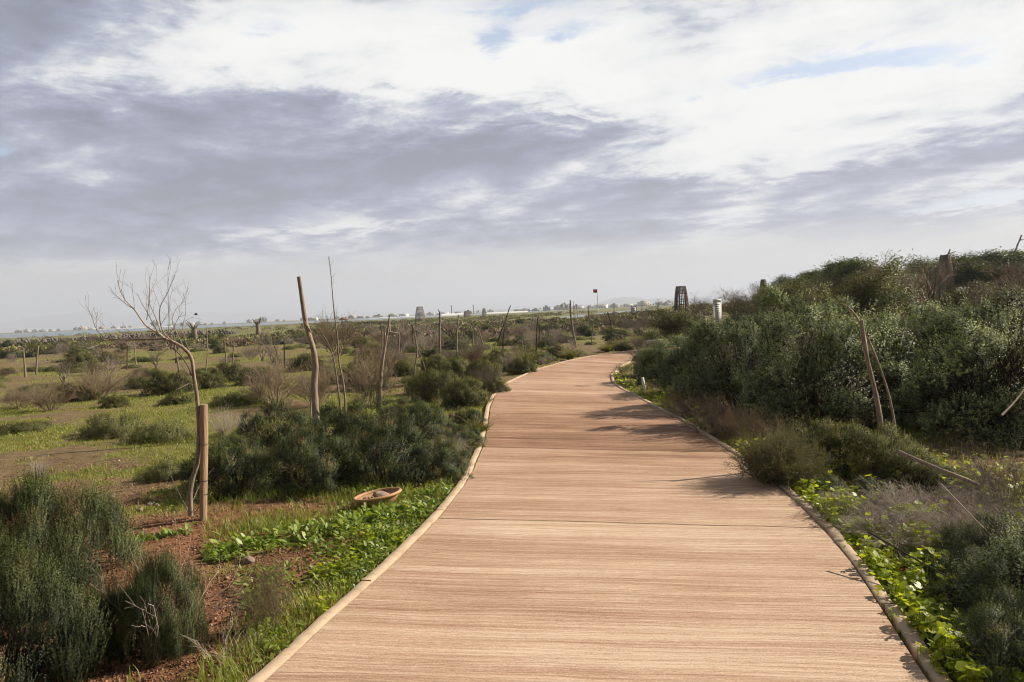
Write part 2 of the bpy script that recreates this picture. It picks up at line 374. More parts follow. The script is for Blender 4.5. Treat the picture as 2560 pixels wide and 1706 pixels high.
def salt_bush(seed, rx=1.3, ry=1.3, h=1.7, lobes=56, per=74, nl=9, ll=.036, lw=.028, mat='salt', r0=.17, r1=.34):
    rng = np.random.default_rng(seed); m = M(); up = np.array([0, 0, 1.])
    c, d = dome_pts(rng, lobes, rx, ry, h, .72, .56, seed, .0)
    idx, Pb, D, ex, out = lobe_shoots(rng, c, d, per, r0, r1, 1.1, .8, .38, .15, .75)
    tt = np.clip(rng.uniform(.1, .75, lobes)[idx]+rng.uniform(-.22, .22, len(idx)), 0, 1)
    shoots(m, rng, Pb, D, rng.uniform(.07, .17, len(idx)), nl, ll, lw, 80, 35, tt, jit=.3, t0=.1, fold=.15, out=out)
    # leading sprays that break the outline
    ns = 46; cs, ds = dome_pts(rng, ns, rx*.95, ry*.95, h, .9, .4, seed+5, .3); idx = np.repeat(np.arange(ns), 7)
    shoots(m, rng, cs[idx]-up*.08+rng.normal(size=(len(idx), 3))*.04, nrm(up*.9+ds[idx]*.4+rng.normal(size=(len(idx), 3))*.2), rng.uniform(.15, .46, len(idx)), 16, ll*.9, lw*.9, 75, 32, rng.uniform(.3, .95, len(idx)), jit=.3, out=nrm(ds[idx]+up*.3))
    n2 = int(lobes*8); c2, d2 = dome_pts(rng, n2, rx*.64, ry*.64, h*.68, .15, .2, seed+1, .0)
    shoots(m, rng, c2, nrm(d2+rng.normal(size=d2.shape)*.6), np.full(n2, .3), 11, ll*1.3, lw*1.4, 65, 30, rng.uniform(0, .15, n2), jit=.4, out=d2)  # core leaves take the darkest tints, shade painted between the lobes
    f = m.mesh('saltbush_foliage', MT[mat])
    s = M(); p, r = core_stems(rng, 70, rx, ry, h, .014, 6); tubes(s, p, r, 4, rng.uniform(0, 1, 70))
    p2, r2 = grow(rng, p, r, 5, 4, .4, 35, .1, .15, .3); tubes(s, p2, r2, 3, rng.uniform(0, 1, len(p2)))
    return [('foliage', f), ('stems', s.mesh('saltbush_stems', MT['dark_stem']))]
def twig_geo(m, rng, n0=26, rx=.5, h=.8, c1=7, c2=5, r=.006, wig=.12, upw=.25, sides=3, c3=0, mat=0, tint=(.2, 1)):
    th = rng.uniform(0, 6.28, n0); sp = np.sqrt(rng.uniform(0, 1, n0))*rx
    k = 5; t = np.linspace(0, 1, k)[None, :, None]
    tip = np.stack([sp*np.cos(th), sp*np.sin(th), h*(1-.45*(sp/rx)**2)*rng.uniform(.65, 1, n0)], 1)
    base = np.stack([.12*sp*np.cos(th), .12*sp*np.sin(th), np.full(n0, -.04)], 1)
    p = base[:, None]*(1-t)+tip[:, None]*t+rng.normal(size=(n0, k, 3))*.035*h*t
    p[:, :, 2] += .1*h*np.sin(t[..., 0]*math.pi)
    rr = np.full((n0, 1), r)*rng.uniform(.6, 1.2, (n0, 1))*np.linspace(1, .45, k)[None]
    T = lambda n: rng.uniform(tint[0], tint[1], n)
    tubes(m, p, rr, sides, T(n0), mat)
    out = [p]
    if c1:
        p1, r1 = grow(rng, p, rr, c1, 4, .42, 32, upw, wig, .25, 1, .75); tubes(m, p1, np.maximum(r1, r*.28), 3, T(len(p1)), mat); out.append(p1)
    if c2:
        p2, r2 = grow(rng, p1, r1, c2, 3, .5, 34, upw, wig, .2, 1, .75); tubes(m, p2, np.maximum(r2, r*.22), 3, T(len(p2)), mat); out.append(p2)
    if c3:
        p3, r3 = grow(rng, p2, r2, c3, 3, .6, 36, upw, wig, .2, 1, .75); tubes(m, p3, np.maximum(r3, r*.2), 3, T(len(p3)), mat); out.append(p3)
    return out
def twig_shrub(seed, mat='twig', leafy=0, **kw):
    rng = np.random.default_rng(seed); m = M(); out = twig_geo(m, rng, **kw)
    parts = [('branches', m.mesh('twig_branches', MT[mat]))]
    if leafy:
        m2 = M(); tips = np.concatenate([o[:, -1] for o in out[1:]]); dirs = np.concatenate([nrm(o[:, -1]-o[:, -2]) for o in out[1:]])
        i = rng.choice(len(tips), min(leafy, len(tips)), replace=False)
        shoots(m2, rng, tips[i]-dirs[i]*.05, dirs[i], np.full(len(i), .09), 8, .02, .008, 55, 20)
        parts.append(('foliage', m2.mesh('twig_leaves', MT['finegreen'])))
    return parts
def fine_ball(seed, r=.36, h=.62):
    rng = np.random.default_rng(seed); m = M()
    out = twig_geo(m, rng, 150, r, h, 8, 4, .0022, .1, .1)
    m2 = M()
    for o, cnt in ((out[1], 1600), (out[2], 5200)):
        i = rng.choice(len(o), min(cnt, len(o)), replace=False)
        d = nrm(o[i, -1]-o[i, 0])
        shoots(m2, rng, o[i, 0], d, np.linalg.norm(o[i, -1]-o[i, 0], axis=1)*1.05, 9, .015, .0075, 55, 25, rng.uniform(.2, 1, len(i)))
    return [('foliage', m2.mesh('ball_foliage', MT['finegreen'])), ('branches', m.mesh('ball_branches', MT['brown']))]
def tussock(seed, r=.45, h=.8, n=900, lean=.35, plumes=60):
    rng = np.random.default_rng(seed); m = M(); k = 5
    def bl(n, L, w, mat, tlo, thi, spread):
        th = rng.uniform(0, 6.28, n); s = np.sqrt(rng.uniform(0, 1, n))
        b = np.stack([.14*r*s*np.cos(th), .14*r*s*np.sin(th), np.zeros(n)-.02], 1)
        d = nrm(np.stack([s*np.cos(th)*spread-lean*.6, s*np.sin(th)*spread, np.ones(n)], 1)+rng.normal(size=(n, 3))*.08)
        ln = L*rng.uniform(.55, 1.15, n); pts = [b]; p = b
        for j in range(k-1):
            p = p+d*(ln/(k-1))[:, None]; pts.append(p)
            d = nrm(d+np.stack([s*np.cos(th)*.32-lean*.3, s*np.sin(th)*.32, -.16*np.ones(n)], 1))
        pts = np.stack(pts, 1)
        side = nrm(np.cross(pts[:, -1]-pts[:, 0], rng.normal(size=(n, 3))))
        wd = (w*np.array([1, 1, .8, .5, .08]))[None, :, None]
        v = np.concatenate([pts+side[:, None]*wd, pts-side[:, None]*wd], 1)
        i = np.arange(n)[:, None]*2*k; j = np.arange(k-1)[None]
        q = np.stack([i+j, i+j+1, i+k+j+1, i+k+j], -1).reshape(-1, 4)
        m.add(v, q=q, tint=np.repeat(rng.uniform(tlo, thi, n), 2*k), mat=mat); return pts
    bl(n, h*.95, .004, 0, 0., .7, .6)
    pp = bl(plumes, h*1.35, .002, 1, .3, .7, .5)
    tip = pp[:, -2]; d = nrm(pp[:, -1]-pp[:, -2]); rep = 26
    idx = np.repeat(np.arange(plumes), rep); t = rng.uniform(-.3, 1.1, len(idx))[:, None]
    ln = np.linalg.norm(pp[:, -1]-pp[:, -2], axis=1)[idx][:, None]
    b = tip[idx]+d[idx]*ln*t; dd = nrm(d[idx]*1.0+rng.normal(size=b.shape)*.45)
    leaves(m, b, dd, perp(dd, rng), .03, .006, rng.uniform(.6, 1, len(idx)), 1)
    return [('blades', m.mesh('tussock', [MT['plume_g'], MT['plume']]))]
MT['plume_g'] = leaf_mat('tussock_blade', [(0, (.08, .095, .02)), (.5, (.15, .15, .04)), (1, (.30, .24, .09))], .4, .5, .25, (1.2, 1.2, .5))
def tree(seed, h=3.3, w=1.9, leafm='treegreen', stems=3, dens=1.0, leaf=.055, crown=True, twm='dark_stem', c=(5, 5, 4), bare=False):
    rng = np.random.default_rng(seed); m = M(); k = 6
    th = rng.uniform(0, 6.28, stems); sp = rng.uniform(.15, .5, stems)*w
    tip = np.stack([sp*np.cos(th), sp*np.sin(th), h*rng.uniform(.62, .85, stems)], 1); t = np.linspace(0, 1, k)[None, :, None]
    p = tip[:, None]*t**.9*np.array([1, 1, 1])+rng.normal(size=(stems, k, 3))*.04*h*t; p[:, 0, 2] = -.1
    r = np.full((stems, 1), .022*h)*np.linspace(1, .35, k)[None]
    tubes(m, p, r, 6, .5)
    p1, r1 = grow(rng, p, r, c[0], 5, .5, 45, .15, .14, .25, 1); tubes(m, p1, r1, 4, rng.uniform(0, 1, len(p1)))
    p2, r2 = grow(rng, p1, r1, c[1], 4, .5, 42, .1, .15, .2, 1); tubes(m, p2, np.maximum(r2, .004), 3, rng.uniform(0, 1, len(p2)))
    p3, r3 = grow(rng, p2, r2, c[2], 3, .55, 40, .1, .15, .2, 1); tubes(m, p3, np.maximum(r3, .003), 3, rng.uniform(0, 1, len(p3)))
    if bare:
        p4, r4 = grow(rng, p3, r3, 3, 3, .7, 35, .15, .12, .2, 1); tubes(m, p4, np.maximum(r4, .0028), 3, rng.uniform(0, 1, len(p4)))
    parts = [('trunk', m.mesh('tree_trunk', MT[twm]))]
    if crown:
        m2 = M(); tips = np.concatenate([p3[:, -1], p3[:, 1], p2[:, -1]]); n = int(len(tips)*dens)
        i = rng.choice(len(tips), n, replace=n > len(tips)); cl = 9
        b = np.repeat(tips[i], cl, 0)+rng.normal(size=(n*cl, 3))*.15*h/3
        d = nrm(rng.normal(size=b.shape)+np.array([0, 0, .35])); tt = np.clip(np.repeat(rng.uniform(.1, .8, n), cl)+rng.uniform(-.2, .2, n*cl), 0, 1)
        b[:, 2] = np.maximum(b[:, 2], .15)
        cc = b.mean(0)-np.array([0, 0, .3*h]); oo = nrm(nrm(b-cc)*.6+nrm(b-np.repeat(tips[i], cl, 0))*.4)
        leaves(m2, b, d, perp(d, rng), leaf*rng.uniform(.7, 1.4, len(b)), leaf*.6, tt, 0, .15, oo, .6)
        parts.append(('crown', m2.mesh('tree_crown', MT[leafm])))
    return parts
# ================================================================== SETTING: world sky
def lin(c): return tuple(((v/255+.055)/1.055)**2.4 if v > 10 else v/255/12.92 for v in c)
w = bpy.data.worlds.new('World'); sc.world = w; w.use_nodes = True; w.cycles.sampling_method = 'MANUAL'; w.cycles.sample_map_resolution = 256
nt = w.node_tree; nt.nodes.clear(); L = nt.links.new
class S:
    """one socket of the sky shader, with arithmetic"""
    def __init__(s, o): s.o = o
    @staticmethod
    def m(op, *a):
        n = nt.nodes.new('ShaderNodeMath'); n.operation = op
        for i, x in enumerate(a):
            if isinstance(x, S): L(x.o, n.inputs[i])
            else: n.inputs[i].default_value = x
        return S(n.outputs[0])
    def __add__(s, b): return S.m('ADD', s, b)
    __radd__ = __add__
    def __mul__(s, b): return S.m('MULTIPLY', s, b)
    __rmul__ = __mul__
    def __sub__(s, b): return S.m('SUBTRACT', s, b)
    def __rsub__(s, b): return S.m('SUBTRACT', b, s)
    def __truediv__(s, b): return S.m('DIVIDE', s, b)
    def __rtruediv__(s, b): return S.m('DIVIDE', b, s)
def smooth(a, b, x):
    n = nt.nodes.new('ShaderNodeMapRange'); n.interpolation_type = 'SMOOTHSTEP'; n.inputs[1].default_value = a; n.inputs[2].default_value = b; L(x.o, n.inputs[0]); return S(n.outputs[0])
def comb(x, y, z=0.0):
    n = nt.nodes.new('ShaderNodeCombineXYZ')
    for i, v in enumerate((x, y, z)):
        if isinstance(v, S): L(v.o, n.inputs[i])
        else: n.inputs[i].default_value = v
    return n.outputs[0]
def noise(vec, scale, detail=6, rough=.55, dist=0.0):
    n = nt.nodes.new('ShaderNodeTexNoise'); n.inputs['Scale'].default_value = scale; n.inputs['Detail'].default_value = detail; n.inputs['Roughness'].default_value = rough; n.inputs['Distortion'].default_value = dist
    L(vec, n.inputs['Vector']); return S(n.outputs['Fac'])
def mixc(f, a, b):
    n = nt.nodes.new('ShaderNodeMix'); n.data_type = 'RGBA'
    if isinstance(f, S): L(f.o, n.inputs['Factor'])
    else: n.inputs['Factor'].default_value = f
    for k, v in (('A', a), ('B', b)):
        if isinstance(v, tuple): n.inputs[k].default_value = (*v, 1)
        else: L(v, n.inputs[k])
    return n.outputs['Result']
tc = nt.nodes.new('ShaderNodeTexCoord'); sep = nt.nodes.new('ShaderNodeSeparateXYZ'); L(tc.outputs['Generated'], sep.inputs[0])
dx, dy, dz = (S(sep.outputs[i]) for i in range(3))
az = S.m('ARCTAN2', dx, dy)*57.2958; el = S.m('ARCSINE', dz)*57.2958
zc = S.m('MAXIMUM', dz, 0.0)+.11
cp = comb(dx/zc+(dy/zc)*.12, (dy/zc)*1.0, 0.0)              # a flat cloud deck seen from below
n1 = noise(cp, 1.3, 10, .62, .5); n2 = noise(cp, 4.2, 9, .66, .35)
n4 = noise(comb(az*.16-el*.05, el*.62, 7.7), 1.0, 10, .68, .6); n5 = noise(comb(az*.5-el*.2, el*1.5, 3.1), 1.0, 8, .66, .8)
cq = nt.nodes.new('ShaderNodeVectorMath'); cq.operation = 'ADD'; L(cp, cq.inputs[0]); cq.inputs[1].default_value = (.16, .05, 0)
r1 = n1-noise(cq.outputs[0], 1.3, 10, .62, .5); r2 = n2-noise(cq.outputs[0], 4.2, 9, .66, .35)
X = az+(n1-.5)*9.0+(n4-.5)*6.0; Y = el+(n4-.5)*3.2+(n2-.5)*2.0
pv = comb(X, Y)
def blob(px, py, rx, ry, rot, wt):
    a, e = azel(px, py)
    mp = nt.nodes.new('ShaderNodeMapping'); mp.vector_type = 'TEXTURE'; mp.inputs['Location'].default_value = (a, e, 0); mp.inputs['Rotation'].default_value = (0, 0, R(rot)); mp.inputs['Scale'].default_value = (rx*.031, ry*.031, 1)
    L(pv, mp.inputs[0]); d = nt.nodes.new('ShaderNodeVectorMath'); d.operation = 'DOT_PRODUCT'; L(mp.outputs[0], d.inputs[0]); L(mp.outputs[0], d.inputs[1])
    return S.m('POWER', 2.718, S(d.outputs['Value'])*-1.0)*wt
BL = [(420,170,330,80,17,.38),(820,90,300,80,0,.3),(1250,130,350,80,0,.3),(1150,205,330,32,0,.35),(1500,240,200,60,0,.3),(1900,120,500,120,5,.24),(2350,210,400,110,5,.27),
      (1850,350,260,55,10,.4),(1700,430,150,25,0,.3),(2010,430,120,22,10,.32),(1800,560,110,30,25,.3),(1820,625,130,22,0,.38),(2480,590,140,26,5,.34),(2250,320,250,16,4,.28),
      (850,568,210,13,3,.24),(450,662,200,7,2,.22),(2200,655,300,18,5,.25),(2420,520,160,10,4,.25),(110,665,120,8,0,.16),
      (100,90,330,170,20,-.46),(0,265,160,50,0,-.2),(300,310,420,50,6,-.27),(650,260,250,50,10,-.3),(900,400,560,66,3,-.48),(450,510,520,55,2,-.45),(1200,370,300,50,5,-.34),
      (1600,480,250,64,5,-.42),(1400,592,360,34,0,-.4),(250,615,420,34,0,-.33),(2300,415,360,40,6,-.38),(2200,565,280,36,0,-.34),(2480,268,220,18,3,-.24),(1150,262,160,24,0,-.14),(1330,320,200,20,5,-.1)]
B = .58+(n1-.5)*.50+(n2-.5)*.34+(n4-.5)*.56+(n5-.5)*.26+r1*.95+r2*.28
for b in BL: B = B+blob(*b)
GAP = [(1255,90,50,28,0,.9),(1320,15,170,26,0,.7),(2210,145,190,26,-3,.85),(0,372,60,18,0,.8),(2440,505,170,15,4,.9),(820,650,380,22,2,.45),(700,60,90,30,0,.25),(1950,180,160,16,5,.4),(1430,70,90,18,0,.5)]
gp = None
for b in GAP: gp = blob(*b) if gp is None else gp+blob(*b)
gap = smooth(.14, .85, gp+(n2-.5)*1.1+(n4-.5)*.7+(n5-.5)*.7)*.85
K = 10.0/2**EXPO     # background strength is 0.1, so cloud colours are given ten times up
def c_(rgb, g=1.0): return tuple(v*K*g for v in lin(rgb))
cr = nt.nodes.new('ShaderNodeValToRGB'); e = cr.color_ramp.elements
stops = [(.0,(130,136,154)),(.26,(150,156,180)),(.42,(172,178,199)),(.55,(203,208,218)),(.66,(232,234,236)),(.80,(246,246,245)),(1.0,(254,254,252))]
while len(e) < len(stops): e.new(.5)
for el_, (p_, c3) in zip(e, stops): el_.position = p_; el_.color = (*lin(c3), 1)
L(B.o, cr.inputs[0])
sky = nt.nodes.new('ShaderNodeTexSky'); sky.sky_type = 'NISHITA'; sky.sun_disc = False; sky.sun_elevation = R(SUN_EL); sky.sun_rotation = R(SUN_AZ); sky.dust_density = 2.0; sky.air_density = 1.0
def scalec(c, s):
    n = nt.nodes.new('ShaderNodeVectorMath'); n.operation = 'SCALE'; L(c, n.inputs[0])
    if isinstance(s, S): L(s.o, n.inputs['Scale'])
    else: n.inputs['Scale'].default_value = s
    return n.outputs[0]
# unseen sky overhead and behind, dimmed on purpose to weaken the fill light
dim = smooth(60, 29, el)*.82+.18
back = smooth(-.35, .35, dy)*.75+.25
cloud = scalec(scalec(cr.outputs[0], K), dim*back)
hz = c_((207,205,202)); hz2 = c_((216,213,206))
hzm = smooth(5.8, 3.2, el+(n4-.5)*3.)
blue = mixc(.6, scalec(sky.outputs[0], 1.0), c_((180,200,230)))
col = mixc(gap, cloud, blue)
col = mixc(hzm*.9, col, mixc(smooth(-10, 35, az), hz, hz2))
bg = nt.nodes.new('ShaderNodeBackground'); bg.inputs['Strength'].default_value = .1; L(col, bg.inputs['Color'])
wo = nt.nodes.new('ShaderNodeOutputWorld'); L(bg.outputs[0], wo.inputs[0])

# sun
sl = bpy.data.lights.new('sun', 'SUN'); sl.energy = 5.0; sl.angle = R(.55); sl.color = (1.0, .90, .76)
so = bpy.data.objects.new('sun', sl); COL.objects.link(so)
sd = Vector((math.sin(R(SUN_AZ))*math.cos(R(SUN_EL)), math.cos(R(SUN_AZ))*math.cos(R(SUN_EL)), math.sin(R(SUN_EL))))
so.rotation_euler = sd.to_track_quat('Z', 'Y').to_euler(); so.location = sd*60
# camera
cd = bpy.data.cameras.new('camera'); cam = bpy.data.objects.new('camera', cd); COL.objects.link(cam); sc.camera = cam
cd.sensor_width = 36; cd.lens = 36*F/2560; cd.clip_start = .05; cd.clip_end = 30000
mw = Matrix((tuple(_R), tuple(_U), tuple(-_F))).transposed().to_4x4(); mw.translation = EYEP; cam.matrix_world = mw
sc.view_settings.view_transform = 'Standard'; sc.view_settings.look = 'None'; sc.view_settings.exposure = EXPO; sc.view_settings.gamma = 1
sc.cycles.max_bounces = 6; sc.cycles.diffuse_bounces = 3; sc.cycles.glossy_bounces = 2; sc.cycles.transmission_bounces = 4; sc.cycles.volume_bounces = 0; sc.cycles.transparent_max_bounces = 8
sc.cycles.use_adaptive_sampling = True; sc.cycles.adaptive_threshold = .02; sc.cycles.use_denoising = True; sc.cycles.filter_width = 1.1

# ================================================================== SETTING: ground, water, hills, path, kerb
def sinh_axis(c, lo, hi, n, A=9500., Bq=9.2):
    t = np.linspace(math.asinh((lo-c)*math.sinh(Bq)/A), math.asinh((hi-c)*math.sinh(Bq)/A), n); return c+A*np.sinh(t)/math.sinh(Bq)
gx = sinh_axis(-1.0, -9400, 9400, 560); gy = sinh_axis(6.0, -60, 9400, 400)
XX, YY = np.meshgrid(gx, gy); ZZ = Hfun(XX.ravel(), YY.ravel())
gm = M(); nx, ny = len(gx), len(gy); ii = np.arange(nx*ny).reshape(ny, nx)
q = np.stack([ii[:-1, :-1], ii[:-1, 1:], ii[1:, 1:], ii[1:, :-1]], -1).reshape(-1, 4)
gm.add(np.stack([XX.ravel(), YY.ravel(), ZZ], 1), q=q, tint=green(XX.ravel(), YY.ravel()))
mt, nt_, o = nodes('soil_and_herbage'); L2 = nt_.links.new
at = N(nt_, 'ShaderNodeAttribute', attribute_name='tint'); tco = N(nt_, 'ShaderNodeTexCoord')
def nz(scale, det=6, rough=.6, st=(1, 1, 1)):
    mp = N(nt_, 'ShaderNodeMapping'); mp.inputs['Scale'].default_value = st; L2(tco.outputs['Object'], mp.inputs[0])
    n = N(nt_, 'ShaderNodeTexNoise'); n.inputs['Scale'].default_value = scale; n.inputs['Detail'].default_value = det; n.inputs['Roughness'].default_value = rough; L2(mp.outputs[0], n.inputs[0]); return n.outputs[0]
nA, nB, nC, nD = nz(1.3), nz(9, 8, .7), nz(55, 4, .7), nz(.05, 7, .6, (1, 2.2, 1))
soil0 = ramp(nt_, [(.30, (.10, .046, .024)), (.48, (.20, .092, .046)), (.62, (.27, .14, .076)), (.75, (.35, .215, .13))], nB)
tan = ramp(nt_, [(.30, (.085, .062, .032)), (.48, (.15, .115, .058)), (.62, (.205, .16, .085)), (.75, (.28, .225, .13))], nB)
grain = ramp(nt_, [(.30, (.35, .35, .35)), (.5, (.95, .95, .95)), (.68, (1.35, 1.3, 1.25))], nC)
def mul(a, b):
    x = N(nt_, 'ShaderNodeMix', data_type='RGBA', blend_type='MULTIPLY'); x.inputs['Factor'].default_value = 1; L2(a, x.inputs['A']); L2(b, x.inputs['B']); return x.outputs['Result']
def mixn(f, a, b):
    x = N(nt_, 'ShaderNodeMix', data_type='RGBA'); L2(f, x.inputs['Factor']); L2(a, x.inputs['A']); L2(b, x.inputs['B']); return x.outputs['Result']
def mth(op, a, b=None, c=None):
    x = N(nt_, 'ShaderNodeMath', operation=op)
    for i_, v in enumerate((a, b, c)):
        if v is None: continue
        if isinstance(v, (int, float)): x.inputs[i_].default_value = v
        else: L2(v, x.inputs[i_])
    return x.outputs[0]
def sms(a, b, x):
    n = N(nt_, 'ShaderNodeMapRange', interpolation_type='SMOOTHSTEP'); n.inputs[1].default_value = a; n.inputs[2].default_value = b; L2(x, n.inputs[0]); return n.outputs[0]
moss = ramp(nt_, [(.30, (.08, .082, .02)), (.5, (.165, .165, .038)), (.66, (.23, .215, .058)), (.8, (.28, .235, .095))], nB)
scrubc = ramp(nt_, [(.30, (.075, .078, .03)), (.48, (.14, .13, .055)), (.58, (.15, .165, .045)), (.72, (.19, .15, .09))], nD)
gmask = sms(.25, .62, mth('ADD', mth('MULTIPLY', at.outputs['Fac'], .75), mth('SUBTRACT', mth('MULTIPLY', nA, .9), .32)))
sepn = N(nt_, 'ShaderNodeSeparateXYZ'); L2(tco.outputs['Object'], sepn.inputs[0])
far = sms(35, 90, sepn.outputs[1])
mead = sms(5.9, 8.2, mth('ADD', sepn.outputs[1], mth('MULTIPLY', mth('SUBTRACT', nA, .5), 3.)))
soil = mixn(mth('MULTIPLY', mead, .85), soil0, tan)
c = mixn(gmask, mul(soil, grain), mul(moss, grain)); c = mixn(far, c, scrubc)
pr = N(nt_, 'ShaderNodeBsdfPrincipled'); L2(c, pr.inputs['Base Color']); pr.inputs['Roughness'].default_value = .95; pr.inputs['Specular IOR Level'].default_value = .15
bh = mth('ADD', mth('MULTIPLY', nB, .6), mth('MULTIPLY', nC, .3))
bp = N(nt_, 'ShaderNodeBump'); bp.inputs['Strength'].default_value = .9; bp.inputs['Distance'].default_value = .05; L2(bh, bp.inputs['Height']); L2(bp.outputs[0], pr.inputs['Normal']); L2(pr.outputs[0], o.inputs[0])
tag(link('ground', gm.mesh('ground', mt, True)), kind='structure')
# water
mt, nt_, o = nodes('lagoon_water'); pr = N(nt_, 'ShaderNodeBsdfPrincipled'); pr.inputs['Base Color'].default_value = (.10, .135, .15, 1); pr.inputs['Roughness'].default_value = .28
tco = N(nt_, 'ShaderNodeTexCoord'); n_ = N(nt_, 'ShaderNodeTexNoise'); n_.inputs['Scale'].default_value = .8; n_.inputs['Detail'].default_value = 4; nt_.links.new(tco.outputs['Object'], n_.inputs[0])
b_ = N(nt_, 'ShaderNodeBump'); b_.inputs['Strength'].default_value = .35; b_.inputs['Distance'].default_value = .3; nt_.links.new(n_.outputs[0], b_.inputs['Height']); nt_.links.new(b_.outputs[0], pr.inputs['Normal']); nt_.links.new(pr.outputs[0], o.inputs[0])
def sheet(name, poly, z):
    me = bpy.data.meshes.new(name); me.from_pydata([(float(a), float(b), z) for a, b in poly], [], [list(range(len(poly)))]); me.materials.append(mt); me.update(); tag(link(name, me), kind='structure')
def bigger(poly, k):
    c0 = poly.mean(0); return c0+(poly-c0)*k
sheet('water', [(-1800, 120), (-20, 120), (130, 600), (80, 1100), (-800, 1100), (-1800, 900)], -.26)
sheet('water', bigger(POOL, 1.25), -.2)
# hills: ridges of real size, several kilometres off
def ridge(feats, dist, depth, seed, az0, az1, n=260):
    a = np.radians(np.linspace(az0, az1, n)); hh = np.zeros(n)
    for (px, hp, wd) in feats:
        hp = hp*(.6 if dist > 7000 else 1.)
        a0 = math.radians(azel(px, 780)[0]); hh = np.maximum(hh, hp/F*dist*np.exp(-((a-a0)/(wd/F))**2))
    hh = hh*(.8+.4*fbm(a*22, a*0+seed, seed, 5))*sstep(0, 12, np.arange(n))*sstep(0, 12, np.arange(n)[::-1])
    rows = []; prof = [(0, 0), (.25, .35), (.5, .8), (.7, 1), (1, .3)]
    for j, (fr, hf) in enumerate(prof):
        r = dist+depth*fr; jit = (fbm(a*60+j*9, a*0+j, seed+3, 4)-.5)*.35
        rows.append(np.stack([np.sin(a)*r, np.cos(a)*r, hh*np.clip(hf+jit*(hf > 0), 0, 1.2)-2], 1))
    v = np.vstack(rows); idx = np.arange(len(v)).reshape(len(prof), n)
    q = np.stack([idx[:-1, :-1], idx[:-1, 1:], idx[1:, 1:], idx[1:, :-1]], -1).reshape(-1, 4)
    m = M(); m.add(v, q=q); return m
MT['hill'] = rough_mat('hill_scrub', (.07, .07, .05), (.15, .13, .09), .004, .95, 0)
tag(link('hills', ridge([(1565, 26, 85), (1470, 10, 120), (1640, 17, 90), (1750, 16, 150), (1250, 7, 200), (1950, 14, 200)], 4300, 700, 5, -16, 28).mesh('hills', MT['hill'], True)), kind='structure')
tag(link('mountains', ridge([(1235, 36, 70), (1370, 34, 90), (1120, 22, 120), (1790, 44, 110), (1690, 30, 90), (900, 26, 160), (400, 60, 200), (180, 66, 160), (620, 40, 130), (2100, 40, 200)], 8300, 900, 11, -38, 36).mesh('mountains', MT['hill'], True)), kind='structure')

# path
def offs(a, d):
    t = nrm(np.gradient(a, axis=0)); nrl = np.stack([-t[:, 1], t[:, 0]], 1); return a+nrl*(d[:, None] if np.ndim(d) else d)
PLi, PRi = offs(ELr, -.084), offs(ERr, .084)     # inner edges of the slab
nc = 13; tt_ = np.linspace(0, 1, nc)
mid = (PLi+PRi)/2; arc = np.r_[0, np.cumsum(np.linalg.norm(np.diff(mid, axis=0), axis=1))]; wid = np.linalg.norm(PRi-PLi, axis=1)
pv_ = PLi[:, None]*(1-tt_[None, :, None])+PRi[:, None]*tt_[None, :, None]
arcv = np.repeat(arc, nc).reshape(-1, nc)
zz = (fbm(arcv*.7, tt_[None]*wid[:, None], 41, 3)-.5)*.012
top = np.concatenate([pv_, zz[..., None]], -1).reshape(-1, 3)
ii = np.arange(NP_*nc).reshape(NP_, nc)
q = np.stack([ii[:-1, :-1], ii[:-1, 1:], ii[1:, 1:], ii[1:, :-1]], -1).reshape(-1, 4)
pm = M(); pm.add(top, q=q)
for col_ in (0, nc-1):    # slab sides
    a = top.reshape(NP_, nc, 3)[:, col_]; b = a.copy(); b[:, 2] -= .11; k = np.arange(NP_-1)
    pm.add(np.vstack([a, b]), q=np.stack([k, k+1, NP_+k+1, NP_+k], 1))
mt, nt_, o = nodes('brushed_concrete'); L2 = nt_.links.new
au = N(nt_, 'ShaderNodeAttribute', attribute_name='across'); av = N(nt_, 'ShaderNodeAttribute', attribute_name='along')
U, V = au.outputs['Fac'], av.outputs['Fac']
def vec(x, y, z=0.):
    n = N(nt_, 'ShaderNodeCombineXYZ')
    for i_, v in enumerate((x, y, z)):
        if isinstance(v, (int, float)): n.inputs[i_].default_value = v
        else: L2(v, n.inputs[i_])
    return n.outputs[0]
def nzv(v, det=5, rough=.6, dist=0.):
    n = N(nt_, 'ShaderNodeTexNoise'); n.inputs['Scale'].default_value = 1; n.inputs['Detail'].default_value = det; n.inputs['Roughness'].default_value = rough; n.inputs['Distortion'].default_value = dist; L2(v, n.inputs[0]); return n.outputs[0]
warp = nzv(vec(mth('MULTIPLY', U, .55), mth('MULTIPLY', V, 1.1)), 3)
V2 = mth('ADD', V, mth('MULTIPLY', mth('SUBTRACT', warp, .5), .12))
s1 = nzv(vec(mth('MULTIPLY', U, .42), mth('MULTIPLY', V2, 10.), 1.3), 7, .70, .15)
s6 = nzv(vec(mth('MULTIPLY', U, 95.), mth('MULTIPLY', V, 120.), 6.), 3, .7)
s2 = nzv(vec(mth('MULTIPLY', U, .8), mth('MULTIPLY', V2, 46.), 4.), 5, .65)
s3 = nzv(vec(mth('MULTIPLY', U, 22.), mth('MULTIPLY', V2, 70.), 9.), 3, .7)
s4 = nzv(vec(mth('MULTIPLY', U, .16), mth('MULTIPLY', V2, 1.6), 2.), 4, .55)
s5 = nzv(vec(mth('MULTIPLY', U, 2.2), mth('MULTIPLY', V, 1.6), 5.), 6, .6)
f = mth('ADD', mth('ADD', mth('MULTIPLY', s1, .44), mth('MULTIPLY', s2, .38)), mth('ADD', mth('MULTIPLY', s4, .44), mth('MULTIPLY', s3, .22)))
s7 = nzv(vec(mth('MULTIPLY', U, .5), mth('MULTIPLY', V2, 62.), 14.), 3, .75)
